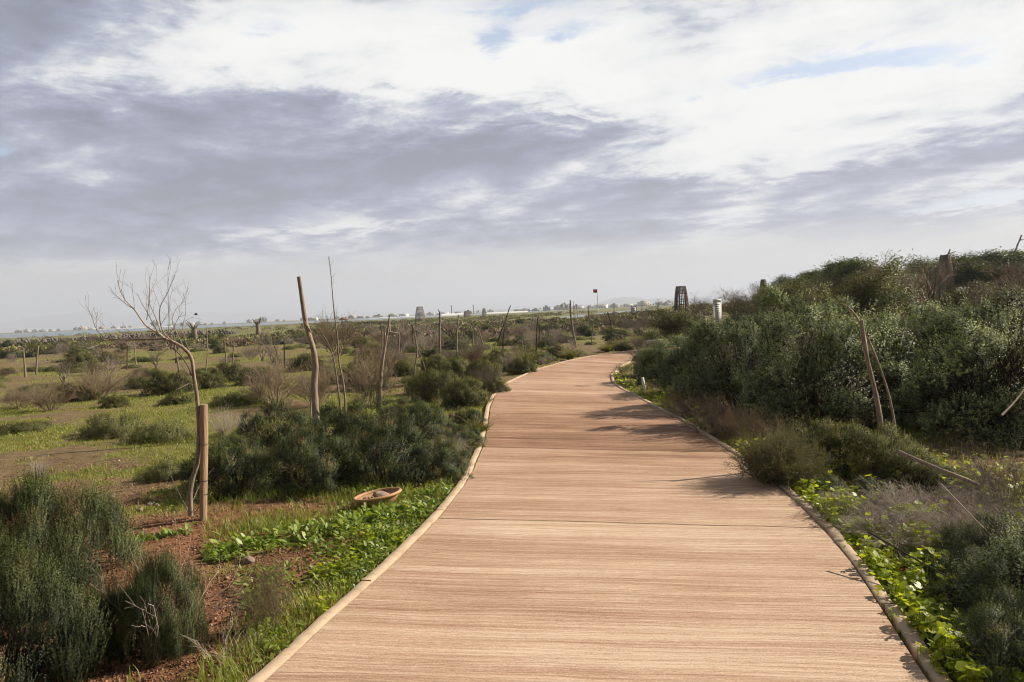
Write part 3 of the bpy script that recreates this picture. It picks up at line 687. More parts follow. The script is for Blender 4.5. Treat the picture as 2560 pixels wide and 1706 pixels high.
f = mth('ADD', f, mth('MULTIPLY', mth('MULTIPLY', mth('SUBTRACT', s7, .5), sms(.35, .7, s5)), .75))
f = mth('ADD', mth('ADD', f, mth('MULTIPLY', s5, .13)), mth('MULTIPLY', mth('SUBTRACT', s6, .5), .42))
wn = N(nt_, 'ShaderNodeTexWhiteNoise', noise_dimensions='1D'); L2(mth('FLOOR', mth('DIVIDE', mth('ADD', V2, .55), 2.84)), wn.inputs['W'])
f = mth('ADD', f, mth('MULTIPLY', mth('SUBTRACT', wn.outputs['Value'], .5), .14))
cn = ramp(nt_, [(.58, (.08, .042, .024)), (.69, (.215, .12, .069)), (.79, (.33, .209, .131)), (.89, (.45, .311, .213)), (1., (.57, .43, .315))], f)
cf = ramp(nt_, [(.58, (.085, .042, .023)), (.69, (.22, .117, .067)), (.79, (.328, .197, .123)), (.89, (.43, .28, .19)), (1., (.545, .39, .275))], f)
c = mixn(sms(9.5, 14.5, mth('ADD', V, mth('MULTIPLY', s4, 2.))), cn, cf)
jt = mth('PINGPONG', mth('ADD', V2, .55), 1.42); jl = sms(.011, .004, jt)
pit = mth('MULTIPLY', sms(.66, .74, nzv(vec(mth('MULTIPLY', U, 60.), mth('MULTIPLY', V, 60.), 21.), 2, .5)), .55)
dk = N(nt_, 'ShaderNodeMix', data_type='RGBA'); L2(mth('MAXIMUM', mth('MULTIPLY', jl, .8), pit), dk.inputs['Factor']); L2(c, dk.inputs['A']); dk.inputs['B'].default_value = (.09, .055, .035, 1)
pr = N(nt_, 'ShaderNodeBsdfPrincipled'); L2(dk.outputs['Result'], pr.inputs['Base Color']); pr.inputs['Roughness'].default_value = .82; pr.inputs['Specular IOR Level'].default_value = .2
hgt = mth('SUBTRACT', mth('ADD', mth('MULTIPLY', s2, .7), mth('ADD', mth('MULTIPLY', s1, .6), mth('MULTIPLY', s3, .25))), mth('MULTIPLY', jl, .8))
bp = N(nt_, 'ShaderNodeBump'); bp.inputs['Strength'].default_value = .75; bp.inputs['Distance'].default_value = .02; L2(hgt, bp.inputs['Height']); L2(bp.outputs[0], pr.inputs['Normal']); L2(pr.outputs[0], o.inputs[0])
pme = pm.mesh('path', mt, True)
nT = NP_*nc; uvals = np.concatenate([(tt_[None]*wid[:, None]).ravel(), np.zeros(2*NP_), np.zeros(2*NP_)]); vvals = np.concatenate([arcv.ravel(), arc, arc, arc, arc])
for nm, vals in (('across', uvals), ('along', vvals)):
    a_ = pme.attributes.new(nm, 'FLOAT', 'POINT'); a_.data.foreach_set('value', vals.astype(np.float32))
tag(link('path', pme), kind='structure')
# kerb boards either side
MT['kerb'] = rough_mat('kerb_board', (.21, .145, .09), (.42, .315, .215), 6, .9, .4, c3=(.50, .395, .29), dist=.003, detail=12, nr=.78)
for edge_, sg in ((ELr, -1), (ERr, 1)):
    km = M(); s_ = np.r_[0, np.cumsum(np.linalg.norm(np.diff(edge_, axis=0), axis=1))]; rng = np.random.default_rng(5+sg)
    p0 = 0.0
    while p0 < s_[-1]-.5:
        ln = rng.uniform(1.1, 2.2); ss = np.linspace(p0+.006, min(p0+ln, s_[-1])-.006, 44)
        e_ = np.c_[np.interp(ss, s_, edge_[:, 0]), np.interp(ss, s_, edge_[:, 1])]
        jo = rng.uniform(-.009, .009)+(fbm(np.linspace(0, 30, 44), np.full(44, p0), 19, 3)-.5)*.012; zt = .004+rng.uniform(-.002, .006)
        o1, i1 = offs(e_, sg*jo), offs(e_, sg*(.066+jo))
        k = len(ss); c1, c2 = offs(e_, sg*(.004+jo)), offs(e_, sg*(.064+jo))
        rows = [(o1, -.13), (o1, zt-.003), (c1, zt), (c2, zt), (i1, zt-.004), (i1, -.13)]
        v = np.concatenate([np.c_[a, np.full(k, z_)] for a, z_ in rows]); v[:, 2] += (np.tile(fbm(ss*9, ss*0+sg, 9, 4), 6)-.5)*.009*(v[:, 2] > -.1)
        idx = np.arange(len(v)).reshape(6, k)
        q = np.stack([idx[:-1, :-1], idx[:-1, 1:], idx[1:, 1:], idx[1:, :-1]], -1).reshape(-1, 4)
        km.add(v, q=q); km.add(v[[0, k, 2*k, 3*k, 4*k, 5*k]], q=[[0, 1, 4, 5], [1, 2, 3, 4]]); km.add(v[[k-1, 2*k-1, 3*k-1, 4*k-1, 5*k-1, 6*k-1]], q=[[5, 4, 1, 0], [4, 3, 2, 1]])
        p0 += ln
    tag(link('kerb', km.mesh('kerb', MT['kerb'])), kind='structure')

# haze: one closed body of thin air round everything
hm = M(); box(hm, (-9800, -400, -8), (9800, 9800, 215))
mt, nt_, o = nodes('thin_haze'); pvn = N(nt_, 'ShaderNodeVolumePrincipled'); pvn.inputs['Color'].default_value = (.80, .87, 1.0, 1); pvn.inputs['Density'].default_value = 3.8e-4; pvn.inputs['Anisotropy'].default_value = .1
nt_.links.new(pvn.outputs[0], o.inputs['Volume'])
HAZE = tag(link('haze', hm.mesh('haze', mt)), kind='stuff')
# ================================================================== THINGS
def gpt(px, py):
    z = -.07
    for _ in range(4):
        p = G(px, py, z); z = H(p[0], p[1])
    return np.array([p[0], p[1], z])
def land(phrase, p): LAND.append((phrase, np.asarray(p, float)))
rg = np.random.default_rng(7)

# ---- posts, poles and saplings
def pole_mesh(pts, r0, r1, mat, sides=9, lump=.12, seed=0, name='pole', groove=.16):
    rng = np.random.default_rng(seed); pts = np.asarray(pts, float)
    s = np.r_[0, np.cumsum(np.linalg.norm(np.diff(pts, axis=0), axis=1))]; big = sides >= 7 and s[-1] > .5
    n = max(8, int(len(pts)*3), int(s[-1]*18) if big else 0); sides = max(sides, 14) if big else sides
    t = np.linspace(0, s[-1], n); pp = np.stack([np.interp(t, s, pts[:, i]) for i in range(3)], 1)
    if len(pts) > 2:
        for _ in range(2 if n < 20 else 6): pp[1:-1] = pp[1:-1]*.5+.25*(pp[:-2]+pp[2:])
    rad = np.linspace(r0, r1, n)*(1+lump*(fbm(t*5, t*0+seed, seed+1, 3)-.5)*2)
    m = M(); tubes(m, pp, rad, sides, .5, cap=True)
    if big:
        v = m.v[0].reshape(n, sides, 3); a = np.arange(sides)*2*math.pi/sides
        g = fbm(np.cos(a)[None]*2.6+t[:, None]*.8, np.sin(a)[None]*2.6+seed+t[:, None]*.5, seed+4, 4)-.5
        for k in rng.choice(n, max(1, n//12)): g[max(0, k-1):k+2, rng.integers(0, sides)] += .9      # knots
        v[:] = pp[:, None]+(v-pp[:, None])*(1+groove*2*g)[..., None]
    return m.mesh(name, mat)
def px_pole(pxs, d=None, sinkp=.12):
    """photo polyline, foot first; stands at the distance of its foot"""
    p0 = gpt(*pxs[0]); d = d or p0[1]
    pts = [P(px, py, d) for px, py in pxs]; pts = [np.array([pts[0][0], d, H(pts[0][0], d)-sinkp])]+pts
    return np.array(pts)
def pole(name, cat, label, pxs, r0, r1, mat='bark', group=None, d=None, extra=None, lump=.12, seed=0, phrase=None):
    pts = px_pole(pxs, d); b = pts[0].copy(); b[2] += .12
    if extra:
        o = thing(name, label, cat, b, group=group)
        link('trunk', pole_mesh(pts-b, r0, r1, MT[mat], 9, lump, seed, name), o)
        for nm, pl, a, c in extra:
            link(nm, pole_mesh(np.array([P(x, y, b[1]+dd) for x, y, dd in pl])-b, a, c, MT[mat], 6, .1, seed+1, nm), o)
    else:
        o = tag(link(name, pole_mesh(pts-b, r0, r1, MT[mat], 9, lump, seed, name), None, b), label, cat, group)
    if phrase: land(phrase, pts[len(pts)//2])
    return o
# squared timber post in front of the bent sapling
pts = px_pole([(508, 1300), (509, 1200), (511, 1100), (510, 1012)]); b = pts[0].copy(); b[2] += .12
post = thing('timber_post', 'short thick peeled timber post standing beside the bent bare sapling', 'post', b)
link('shaft', pole_mesh(pts-b, .034, .030, MT['wood'], 20, .10, 3, 'post_shaft', .22), post)
for k in (0.34, 0.66):
    m = M(); th = np.linspace(0, 2*math.pi, 25); c0 = pts[1]*(1-k)+pts[-1]*k-b
    tubes(m, np.stack([c0[0]+.0345*np.cos(th), c0[1]+.0345*np.sin(th), c0[2]+.004*np.sin(th+k*9)], 1), np.full(25, .0022), 5, .1); link('wire_tie', m.mesh('wire_tie', MT['black']), post)
land('the timber post', pts[2])
# bent bare sapling: trunk and limbs follow the photograph, each limb leaves the picture plane by its own depth
SD = 6.22
def limb(pl, r0, r1, dd0, dd1, m, sides=7):
    n = len(pl); pp = np.array([P(x, y, SD+dd0+(dd1-dd0)*i/(n-1)) for i, (x, y) in enumerate(pl)])
    s = np.r_[0, np.cumsum(np.linalg.norm(np.diff(pp, axis=0), axis=1))]; k = n*3; t = np.linspace(0, s[-1], k)
    pp = np.stack([np.interp(t, s, pp[:, i]) for i in range(3)], 1)
    for _ in range(2): pp[1:-1] = pp[1:-1]*.5+.25*(pp[:-2]+pp[2:])
    rr = np.linspace(r0, r1, k)*(.75 if r0 < .02 else 1); tubes(m, pp-sb, rr, sides, rg.uniform(.3, .9)); return pp-sb, rr
sb = gpt(477, 1283); sb[1] = SD
sap = thing('bare_sapling', 'bent bare sapling with twiggy branches arching left beside the timber post', 'tree', sb)
m = M(); tr, trr = limb([(477, 1290), (475, 1230), (483, 1187), (494, 1165), (498, 1080), (494, 1007), (490, 969), (484, 946), (483, 908), (478, 889), (459, 868), (433, 855), (413, 847)], .021, .013, 0, -.1, m, 9)
link('trunk', m.mesh('sapling_trunk', MT['palebark']), sap)
LIMBS = [([(413,847),(367,849),(330,850),(291,850),(264,847)], .011, .006, -.1, .1), ([(264,847),(241,826),(230,793),(222,775),(214,764)], .006, .002, .1, .2),
 ([(413,847),(395,832),(367,818),(350,795),(337,774),(318,757),(306,740),(298,720),(294,702)], .012, .003, -.1, -.35), ([(337,774),(320,765),(300,748),(275,724)], .005, .0018, -.2, -.1),
 ([(433,855),(412,838),(402,818),(398,790),(400,765),(418,735),(428,710),(438,688)], .008, .002, -.1, -.3), ([(420,850),(424,805),(421,770),(420,720),(420,668)], .006, .0018, -.1, .15),
 ([(395,832),(378,800),(365,775),(352,755),(344,735)], .006, .002, -.2, .1), ([(367,800),(372,760),(374,725),(373,692)], .005, .0016, -.2, -.2),
 ([(402,830),(388,790),(373,760),(371,735),(392,702)], .006, .0016, -.15, .25), ([(459,868),(440,830),(428,800),(440,770),(462,755),(474,730)], .006, .0016, -.05, .3),
 ([(478,889),(462,850),(455,815),(465,790),(464,750),(458,735)], .005, .0014, 0, .35), ([(483,946),(470,915),(450,885),(430,870),(415,862),(380,870),(345,872)], .009, .003, 0, -.2),
 ([(486,955),(466,930),(445,900),(432,872)], .006, .002, 0, .25), ([(490,969),(475,957),(462,965),(440,975)], .005, .0018, 0, -.2), ([(264,850),(245,864),(222,870),(196,866)], .005, .0016, .1, -.1),
 ([(291,850),(270,853),(245,850),(222,842)], .005, .0015, .05, .3), ([(241,826),(243,800),(238,780)], .004, .0013, .15, .3), ([(484,1187),(480,1215),(470,1245),(462,1270)], .006, .004, 0, .1),
 ([(475,1290),(456,1250),(430,1200),(420,1160),(418,1120)], .005, .0016, 0, .15), ([(485,1285),(520,1240),(560,1190),(600,1150),(622,1125)], .005, .0015, .03, -.2), ([(483,1250),(500,1210),(535,1170)], .004, .0014, 0, .2),
 ([(413,847),(436,820),(442,800),(458,780)], .005, .0014, -.1, -.4), ([(345,872),(325,868),(310,855),(296,838)], .0035, .0012, -.2, -.3)]
for pl, a, c2, d0, d1 in LIMBS:
    m = M(); p, r = limb(pl, a, c2, d0, d1, m, 6)
    if pl[0][1] < 960:
        q1, r1 = grow(rg, p[None], r[None], 5, 4, .32, 32, .12, .12, .25, 1, .65, .4); tubes(m, q1, np.maximum(r1*.8, .0011), 4, rg.uniform(.2, .8, len(q1)))
        q2, r2 = grow(rg, q1, r1, 1, 3, .5, 30, .1, .12, .3, 1, .7, .4); tubes(m, q2, np.maximum(r2*.8, .0009), 3, rg.uniform(.2, .8, len(q2)))
    link('branch', m.mesh('sapling_branch', MT['twig']), sap)
land('the bent bare sapling', P(440, 860, SD))
# tall bent pole and its neighbours
pole('bent_pole', 'pole', 'tall crooked bare pole, thickest of the upright stakes, behind the dark bushes', [(793,1082),(789,1023),(786,984),(785,954),(791,919),(787,885),(778,854),(769,827),(761,793),(755,747),(747,692)], .055, .027, 'palebark', lump=.06, phrase='the tall crooked pole',
     extra=[('branch', [(777,830,0),(768,815,-.1),(757,800,-.15)], .014, .006), ('branch', [(779,1080,.1),(776,1000,.12),(780,940,.1),(784,900,.05)], .012, .009)])
ts = pole('slender_sapling', 'tree', 'very tall slender leafless sapling just right of the tall crooked pole', [(864,1036),(862,990),(859,958),(849,916),(846,893),(845,854),(838,801),(832,747),(828,690),(822,642)], .020, .005, 'bark', lump=.08, phrase='the slender tall sapling',
     extra=[('branch', [(824,668,0),(830,660,.1),(834,652,.15)], .004, .002), ('branch', [(829,695,0),(836,688,-.1),(839,684,-.12)], .004, .002), ('branch', [(830,712,0),(835,704,.15),(834,697,.2)], .004, .002),
            ('branch', [(846,893,0),(853,880,.2),(856,866,.3)], .006, .003), ('branch', [(835,775,0),(826,790,-.1),(826,800,-.1)], .004, .002), ('branch', [(824,655,0),(821,648,.1),(820,640,.1)], .003, .0015)])
pole('forked_stake', 'stake', 'thin stake with a forked arm directly left of the slender tall sapling', [(853,1034),(847,985),(838,916),(830,877),(820,858),(806,835)], .020, .008, 'bark', phrase='the forked thin stake', extra=[('branch', [(833,885,0),(842,870,.1),(846,850,.2)], .008, .004)])
pole('forked_pole', 'pole', 'pale leaning forked pole with a side branch, beside the round brown shrub', [(949,1019),(950,980),(951,942),(957,900),(964,854),(970,831),(972,800),(974,787)], .050, .012, 'palebark', phrase='the pale forked pole',
     extra=[('branch', [(945,954,0),(930,942,-.1),(917,934,-.2)], .013, .005), ('branch', [(971,830,0),(985,831,.1),(999,834,.2)], .012, .006), ('branch', [(975,830,0),(976,815,.1),(973,785,.15)], .009, .004), ('branch', [(944,1019,.05),(942,980,.05),(949,950,0)], .014, .010), ('branch', [(962,858,0),(963,845,-.1),(962,832,-.1)], .020, .014)])
STK = [  # photo polyline foot first, radius, material, label, landmark phrase
 ([(1100,916),(1100,880),(1099,840),(1100,800),(1099,779)], .042, 'bark', 'dark straight pole with a stubby forked top, midway along the left scrub', 'the dark straight pole'),
 ([(1035,968),(1036,918),(1043,890),(1043,869),(1038,847),(1037,820),(1033,818)], .022, 'bark', 'kinked stake crossed by a leaning prop, left of the dark straight pole', 'the kinked stake'),
 ([(1067,935),(1057,905),(1045,873)], .018, 'bark', 'short prop leaning against the kinked stake', None),
 ([(955,890),(955,828)], .022, 'bark', 'thin dark stake rising behind the pale forked pole', None),
 ([(1081,884),(1081,828)], .024, 'bark', 'thin stake closest on the left of the dark straight pole', None),
 ([(1094,884),(1093,822)], .018, 'bark', 'thinner stake almost touching the dark straight pole', None),
 ([(1183,881),(1182,826)], .034, 'bark', 'grey upright stake with a broken side twig, right of the dark straight pole', 'the grey upright stake'),
 ([(1211,877),(1204,850),(1193,817)], .028, 'bark', 'stake leaning to the left, next on the right of the grey upright stake', None),
 ([(1440,868),(1436,845),(1431,820),(1426,782),(1426,751)], .050, 'bark', 'tallest crooked stake near the path bend, left of the flag', 'the tallest stake by the bend'),
 ([(1244,862),(1253,829),(1265,797),(1276,764)], .034, 'dark', 'dark stake leaning far to the right above the plumed grass', 'the dark leaning stake'),
 ([(1348,872),(1348,840),(1349,814)], .034, 'dark', 'short dark stake behind the round olive bush at the kerb', 'the short dark stake'),
 ([(1372,864),(1371,805)], .028, 'bark', 'straight stake just right of the short dark stake', None),
 ([(1402,852),(1394,820),(1392,780)], .026, 'bark', 'wavy stake left of the tallest stake by the bend', None),
 ([(1472,798),(1471,780),(1470,764)], .055, 'dark', 'stubby dark far post directly below the flag', 'the stubby dark post'),
 ([(1471,812),(1480,777)], .035, 'bark', 'leaning stick crossing beside the stubby dark post', None),
 ([(1530,858),(1527,805),(1519,780)], .030, 'dark', 'hooked dark stake in the brown scrub left of the information board', 'the hooked dark stake'),
 ([(1535,801),(1535,757)], .045, 'dark', 'tall thin dark post nearest left of the information board', None),
 ([(1479,863),(1483,807)], .030, 'bark', 'upright stake right of the tallest stake by the bend', None),
 ([(1624,836),(1621,799)], .032, 'bark', 'short stake in dry scrub above the pale bench slab', None),
 ([(1435,792),(1434,754)], .040, 'bark', 'distant thin post just right of the tallest stake top', None),
 ([(1446,812),(1441,760)], .035, 'bark', 'distant tapering post second right of the tallest stake top', None),
 ([(64,943),(61,905),(58,870)], .036, 'bark', 'leaning stake at the far left edge, left one of a pair', 'the left stake of the pair'),
 ([(90,937),(93,895),(95,865)], .036, 'bark', 'straight stake at the far left edge, right one of a pair', 'the right stake of the pair'),
 ([(699,911),(688,870),(680,841)], .030, 'dark', 'dark stake leaning left of the tall crooked pole', 'the dark slanted stake'),
 ([(711,921),(711,880),(710,844)], .026, 'dark', 'upright dark stake beside the dark slanted stake', None),
 ([(566,917),(564,880),(561,849)], .026, 'bark', 'thin stake standing right of the bent bare sapling crown', None),
 ([(580,918),(584,873),(587,843)], .030, 'bark', 'stake with a broken arm in the scrub between sapling and crooked pole', 'the stake with a broken arm'),
 ([(514,933),(519,892),(517,823)], .022, 'palebark', 'pale whip-thin sapling stem behind the timber post', None),
 ([(318,925),(318,880),(319,865)], .028, 'dark', 'small dark stake seen through the bent sapling twigs', None),
 ([(340,912),(336,860),(334,838)], .028, 'palebark', 'pale stake in brown scrub behind the bent sapling', None)]
for i, (pl, r, mt_, lab, ph) in enumerate(STK):
    pole('stake', 'stake', lab, pl, r, r*.6, {'dark': 'dark_stem'}.get(mt_, mt_), 'stakes planted across the scrub', lump=.12, seed=i, phrase=ph, d=min(gpt(*pl[0])[1], 95),
         extra=[('branch', [(pl[-1][0], pl[-1][1]+3, 0), (pl[-1][0]-2, pl[-1][1]-2, .05), (pl[-1][0]-4, pl[-1][1]-5, .1)], r*.5, r*.3)] if i in (0, 6) else ([('branch', [(584,873,0),(579,858,0),(576,846,.1)], .02, .012)] if i == 26 else None))
# poles in front of the silvery hedge
hp = [(2205,1075),(2185,963),(2169,909),(2160,859),(2153,801)]
pole('hedge_pole', 'pole', 'thick crooked grey pole propped in front of the silvery hedge', hp, .024, .019, 'palebark', d=7.2, phrase='the pole before the hedge',
     extra=[('branch', [(2153,812,0),(2140,790,.05),(2122,768,.1),(2104,760,.15)], .012, .006)])
pole('hedge_rod', 'pole', 'thin curved rod beside the thick grey pole at the hedge', [(2243,1110),(2232,1030),(2221,981),(2206,935),(2194,904),(2180,868),(2167,841)], .013, .008, 'palebark', d=7.15)
def lying(name, label, cat, a, b_, r, mat, d0, d1):
    p = np.array([P(*a, d0), P((a[0]*.5+b_[0]*.5)+2, (a[1]*.5+b_[1]*.5)+3, (d0+d1)/2), P(*b_, d1)]); o = tag(link(name, pole_mesh(p-p[0], r, r*.6, MT[mat], 7, .1, 4, name), None, p[0]), label, cat); return o
lying('fallen_pole', 'straight pale pole lying tilted on the low green shrubs before the hedge', 'pole', (2245,1130), (2448,1213), .019, 'palebark', 5.75, 5.3)
lying('dead_stick', 'grey stick leaning into the hedge at the right edge', 'stick', (2504,1039), (2575,955), .009, 'bark', 5.9, 6.2)
lying('dead_stalk', 'long dark dry stalk arching across the bright mallow by the kerb', 'stalk', (2170,1330), (2405,1462), .0055, 'dark_stem', 4.35, 3.7)
lying('dead_stalk', 'curved bleached stalk sticking out of the dry brush tangle', 'stalk', (2352,1210), (2510,1372), .005, 'pale_twig', 4.9, 4.2)
# white marker peg
p = gpt(1613, 979); m = M(); box(m, (-.022, -.022, -.1), (.022, .022, .27), .5, 0, Matrix.Rotation(R(-9), 4, 'Y')); tag(link('marker_peg', m.mesh('marker_peg', MT['white']), None, p), 'short white marker peg tilted in the green verge right of the path', 'marker')
# ---- terracotta bowl with stones
bp_ = gpt(948, 1272); BX, BY, BZ = bp_[0], bp_[1]+.02, bp_[2]
def lathe(prof, n=48):
    m = M(); th = np.arange(n)*2*math.pi/n; k = len(prof)
    v = np.array([[r*np.cos(t), r*np.sin(t), z] for r, z in prof for t in th]).reshape(-1, 3)
    i = np.arange(k-1)[:, None]*n; j = np.arange(n)[None]; j2 = (j+1) % n
    m.add(v, q=np.stack([i+j, i+j2, i+n+j2, i+n+j], -1).reshape(-1, 4)); return m
bowl = thing('clay_bowl', 'wide terracotta bowl tilted on the soil at the foot of the dark bushes', 'bowl', (BX, BY, BZ+.015), (R(-2), R(-7.5), 0))
link('body', lathe([(.001, .0), (.10, .0), (.13, .012), (.172, .062), (.192, .098), (.190, .102), (.165, .066), (.115, .024), (.001, .018)]).mesh('bowl_body', MT['terra'], True), bowl)
link('rim', lathe([(.188, .088), (.205, .091), (.213, .101), (.208, .112), (.196, .116), (.186, .110), (.184, .098)]).mesh('bowl_rim', MT['terra'], True), bowl)
def stone_mesh(seed, sx, sy, sz, n=14):
    rng = np.random.default_rng(seed); m = M(); u = np.linspace(0, math.pi, n); t = np.arange(2*n)*math.pi/n
    d = np.array([[math.sin(a)*math.cos(b2), math.sin(a)*math.sin(b2), math.cos(a)] for a in u for b2 in t])
    r = .72+.55*fbm(d[:, 0]*1.7+seed*3.1+d[:, 2]*.8, d[:, 1]*1.7+d[:, 2]*1.5-seed, seed, 4); v = d*r[:, None]*np.array([sx, sy, sz])
    i = np.arange(n-1)[:, None]*2*n; j = np.arange(2*n)[None]; j2 = (j+1) % (2*n)
    m.add(v, q=np.stack([i+j, i+2*n+j, i+2*n+j2, i+j2], -1).reshape(-1, 4)); return m.mesh('stone', MT['stone'], False)
tag(link('stone', stone_mesh(3, .085, .06, .06), None, (BX+.01, BY+.01, BZ+.085), (0, .1, .4)), 'rough grey brown stone lying inside the terracotta bowl', 'stone')
tag(link('stone', stone_mesh(5, .045, .035, .032), None, (BX-.11, BY-.01, BZ+.075), (0, .1, 1.4)), 'small sunlit crumbly stone at the left end inside the bowl', 'stone')
for i, (px, py, s, lab) in enumerate([(1018,1288,.05,'pale stone leaning against the right side of the terracotta bowl'), (376,1262,.035,'small pale stone on the bare soil left of the bent sapling'), (392,1266,.028,'smaller brown stone lying close to a pale one left of the sapling'),
        (350,1277,.03,'brown stone half sunk in soil behind the big needle bush'), (622,1406,.05,'reddish stone alone on gravel between the bush and the weeds'), (280,1242,.04,'dark stone on mossy ground behind the big needle bush')]):
    p = gpt(px, py); tag(link('stone', stone_mesh(20+i, s, s*.8, s*.6), None, p+np.array([0, 0, s*.2]), (0, 0, i*1.3)), lab, 'stone', 'loose stones on the ground')

# ---- lattice towers of upright slats
def tower(name, label, px, top, bot_d, wt, wb, hgt, mat, door=False, cap=False, bulge=.06, rz=0., group='slatted lookout towers', z=None, nsl=24):
    d = bot_d; b0 = P(px, top, d); zt = b0[2]; zb = H(b0[0], d) if z is None else z; hh = zt-zb
    o = thing(name, label, 'tower', (b0[0], d, zb), (0, 0, rz), group=group)
    prof = lambda t: (wb*(1-t)+wt*t)/2+bulge*wb*math.sin(math.pi*min(1, t*1.0))*.8
    m = M(); k = 9
    for i in range(nsl):
        th = 2*math.pi*i/nsl
        if door and abs((th+math.pi/2+math.pi) % (2*math.pi)-math.pi) < .5: lo = .72
        else: lo = 0.
        t = np.linspace(lo, 1, k); rr = np.array([prof(a) for a in t]); w_ = wb*(.026 if nsl < 35 else .03)
        ct, st = math.cos(th), math.sin(th)
        c_0 = np.stack([rr*ct, rr*st, t*hh], 1); sd_ = np.array([-st, ct, 0]); nd = np.array([ct, st, 0])
        v = np.concatenate([c_0+sd_*w_+nd*.02, c_0-sd_*w_+nd*.02, c_0-sd_*w_-nd*.02, c_0+sd_*w_-nd*.02]); j = np.arange(k-1)
        q = np.concatenate([np.stack([a*k+j, b2*k+j, b2*k+j+1, a*k+j+1], 1) for a, b2 in ((0, 1), (1, 2), (2, 3), (3, 0))]); m.add(v, q=q)
    link('slats', m.mesh('tower_slats', MT[mat]), o)
    for t in (.03, .22, .42, .62, .82, .985):
        if door and t < .7 and t > .05: a0, a1 = -math.pi/2+.5, 1.5*math.pi-.5
        else: a0, a1 = 0, 2*math.pi
        th = np.linspace(a0, a1, 40); r = prof(t)-.05; rm = M(); tubes(rm, np.stack([r*np.cos(th), r*np.sin(th), np.full(40, t*hh)], 1), np.full(40, .035), 5, .5); link('ring', rm.mesh('tower_ring', MT[mat]), o)
    if door:
        for sx in (-1, 1):
            bm_ = M(); r = prof(.3); box(bm_, (sx*r*.45-.06, -r*.95-.06, 0), (sx*r*.45+.06, -r*.95+.06, hh*.8)); link('door_post', bm_.mesh('door_post', MT['redwood']), o)
        for zf in (.3, .5, .72):
            bm_ = M(); box(bm_, (-prof(.3)*.45, -prof(.3)*.9-.04, hh*zf-.05), (prof(.3)*.45, -prof(.3)*.9+.04, hh*zf+.05)); link('crossbar', bm_.mesh('crossbar', MT['redwood']), o)
    return o
tower('slat_tower', 'rounded barrel shaped slat tower alone in the middle of the scrub plain', 1049, 767, 150, 1.15, 1.9, 3, 'slat', bulge=.10)
tower('slat_tower', 'small far slat tower, left and front one of a touching pair', 1164, 778, 300, 1.0, 1.75, 3, 'slat', bulge=.1)
tower('slat_tower', 'small far slat tower, right and rear one of a touching pair', 1170.5, 775.5, 340, 1.0, 1.9, 3, 'slat', bulge=.1)
tower('slat_tower', 'squat far slat tower standing alone before the long white greenhouse', 1210, 771.5, 330, 1.2, 1.9, 3, 'slat', bulge=.06)
tower('slat_tower', 'dark slat tower with an open side and red posts, right of the flag', 1702, 716, 75, .95, 1.45, 3, 'darkslat', door=True, bulge=.05)
tower('slat_tower', 'grey tower tip poking out of the brown bushes', 1908, 699, 62, .36, 1.1, 3, 'slat', bulge=0)
tt = tower('slat_tower', 'tall tapering grey slat tower among green trees, tilted lamp behind', 2363, 638, 40, .44, 1.05, 3, 'slat', bulge=.02, nsl=40)
# tilted lamp poles with a flat head
def lamp(label, foot, topp, head0, head1, d):
    b = P(*foot, d); o = thing('street_lamp', label, 'street lamp', (b[0], d, H(b[0], d)), group='tilted lamp poles')
    b0 = np.array([b[0]-(P(*topp, d)-b)[0]*.9, d, H(b[0], d)-.1]); rel = np.array([b[0], d, H(b[0], d)])
    link('pole', pole_mesh(np.array([b0, b, P(*topp, d)])-rel, .05, .035, MT['metal'], 8, 0, 0, 'lamp_pole'), o)
    if head0: link('lamp_head', pole_mesh(np.array([P(*head0, d), P(*head1, d+.3)])-rel, .055, .045, MT['metal'], 6, 0, 0, 'lamp_head'), o)
lamp('tilted metal lamp whose head shows above the tall tapering grey tower', (2364, 650), (2375, 624), (2373, 633), (2388, 629), 42)
lamp('tallest tilted metal lamp above the trees at the right edge', (2533, 640), (2554, 588), (2551, 600), (2567, 594), 40)
lamp('small tilted pole tip over the trees left of the tallest lamp', (2508, 648), (2500, 632), None, None, 44)

# ---- flag, boards, slab, hut, fence
d = 120.; b = P(1495, 770, d); b[2] = H(b[0], d); fo = thing('flag', 'red flag flying on a thin white pole beyond the scrub', 'flag', b)
topz = P(1493, 722.5, d)
link('flagpole', pole_mesh(np.array([b-b, topz-b]), .06, .045, MT['white'], 8, 0, 0, 'flagpole'), fo)
m = M(); nx_, nz_ = 12, 6; fx = np.linspace(0, 1, nx_); fz = np.linspace(0, 1, nz_)
v = [];
for zf in fz:
    for xf in fx: v.append([topz[0]-b[0]-.03-xf*.62, topz[1]-b[1]+.07*math.sin(xf*7)*xf, topz[2]-b[2]-.02-zf*.55-xf*.08-.05*math.sin(xf*5)])
ii = np.arange(nx_*nz_).reshape(nz_, nx_); q = np.stack([ii[:-1, :-1], ii[:-1, 1:], ii[1:, 1:], ii[1:, :-1]], -1).reshape(-1, 4)
m.add(np.array(v), q=q); v2 = np.array(v); v2[:, 1] += .012; m.add(v2, q=q[:, ::-1]); link('cloth', m.mesh('flag_cloth', MT['flag']), fo)
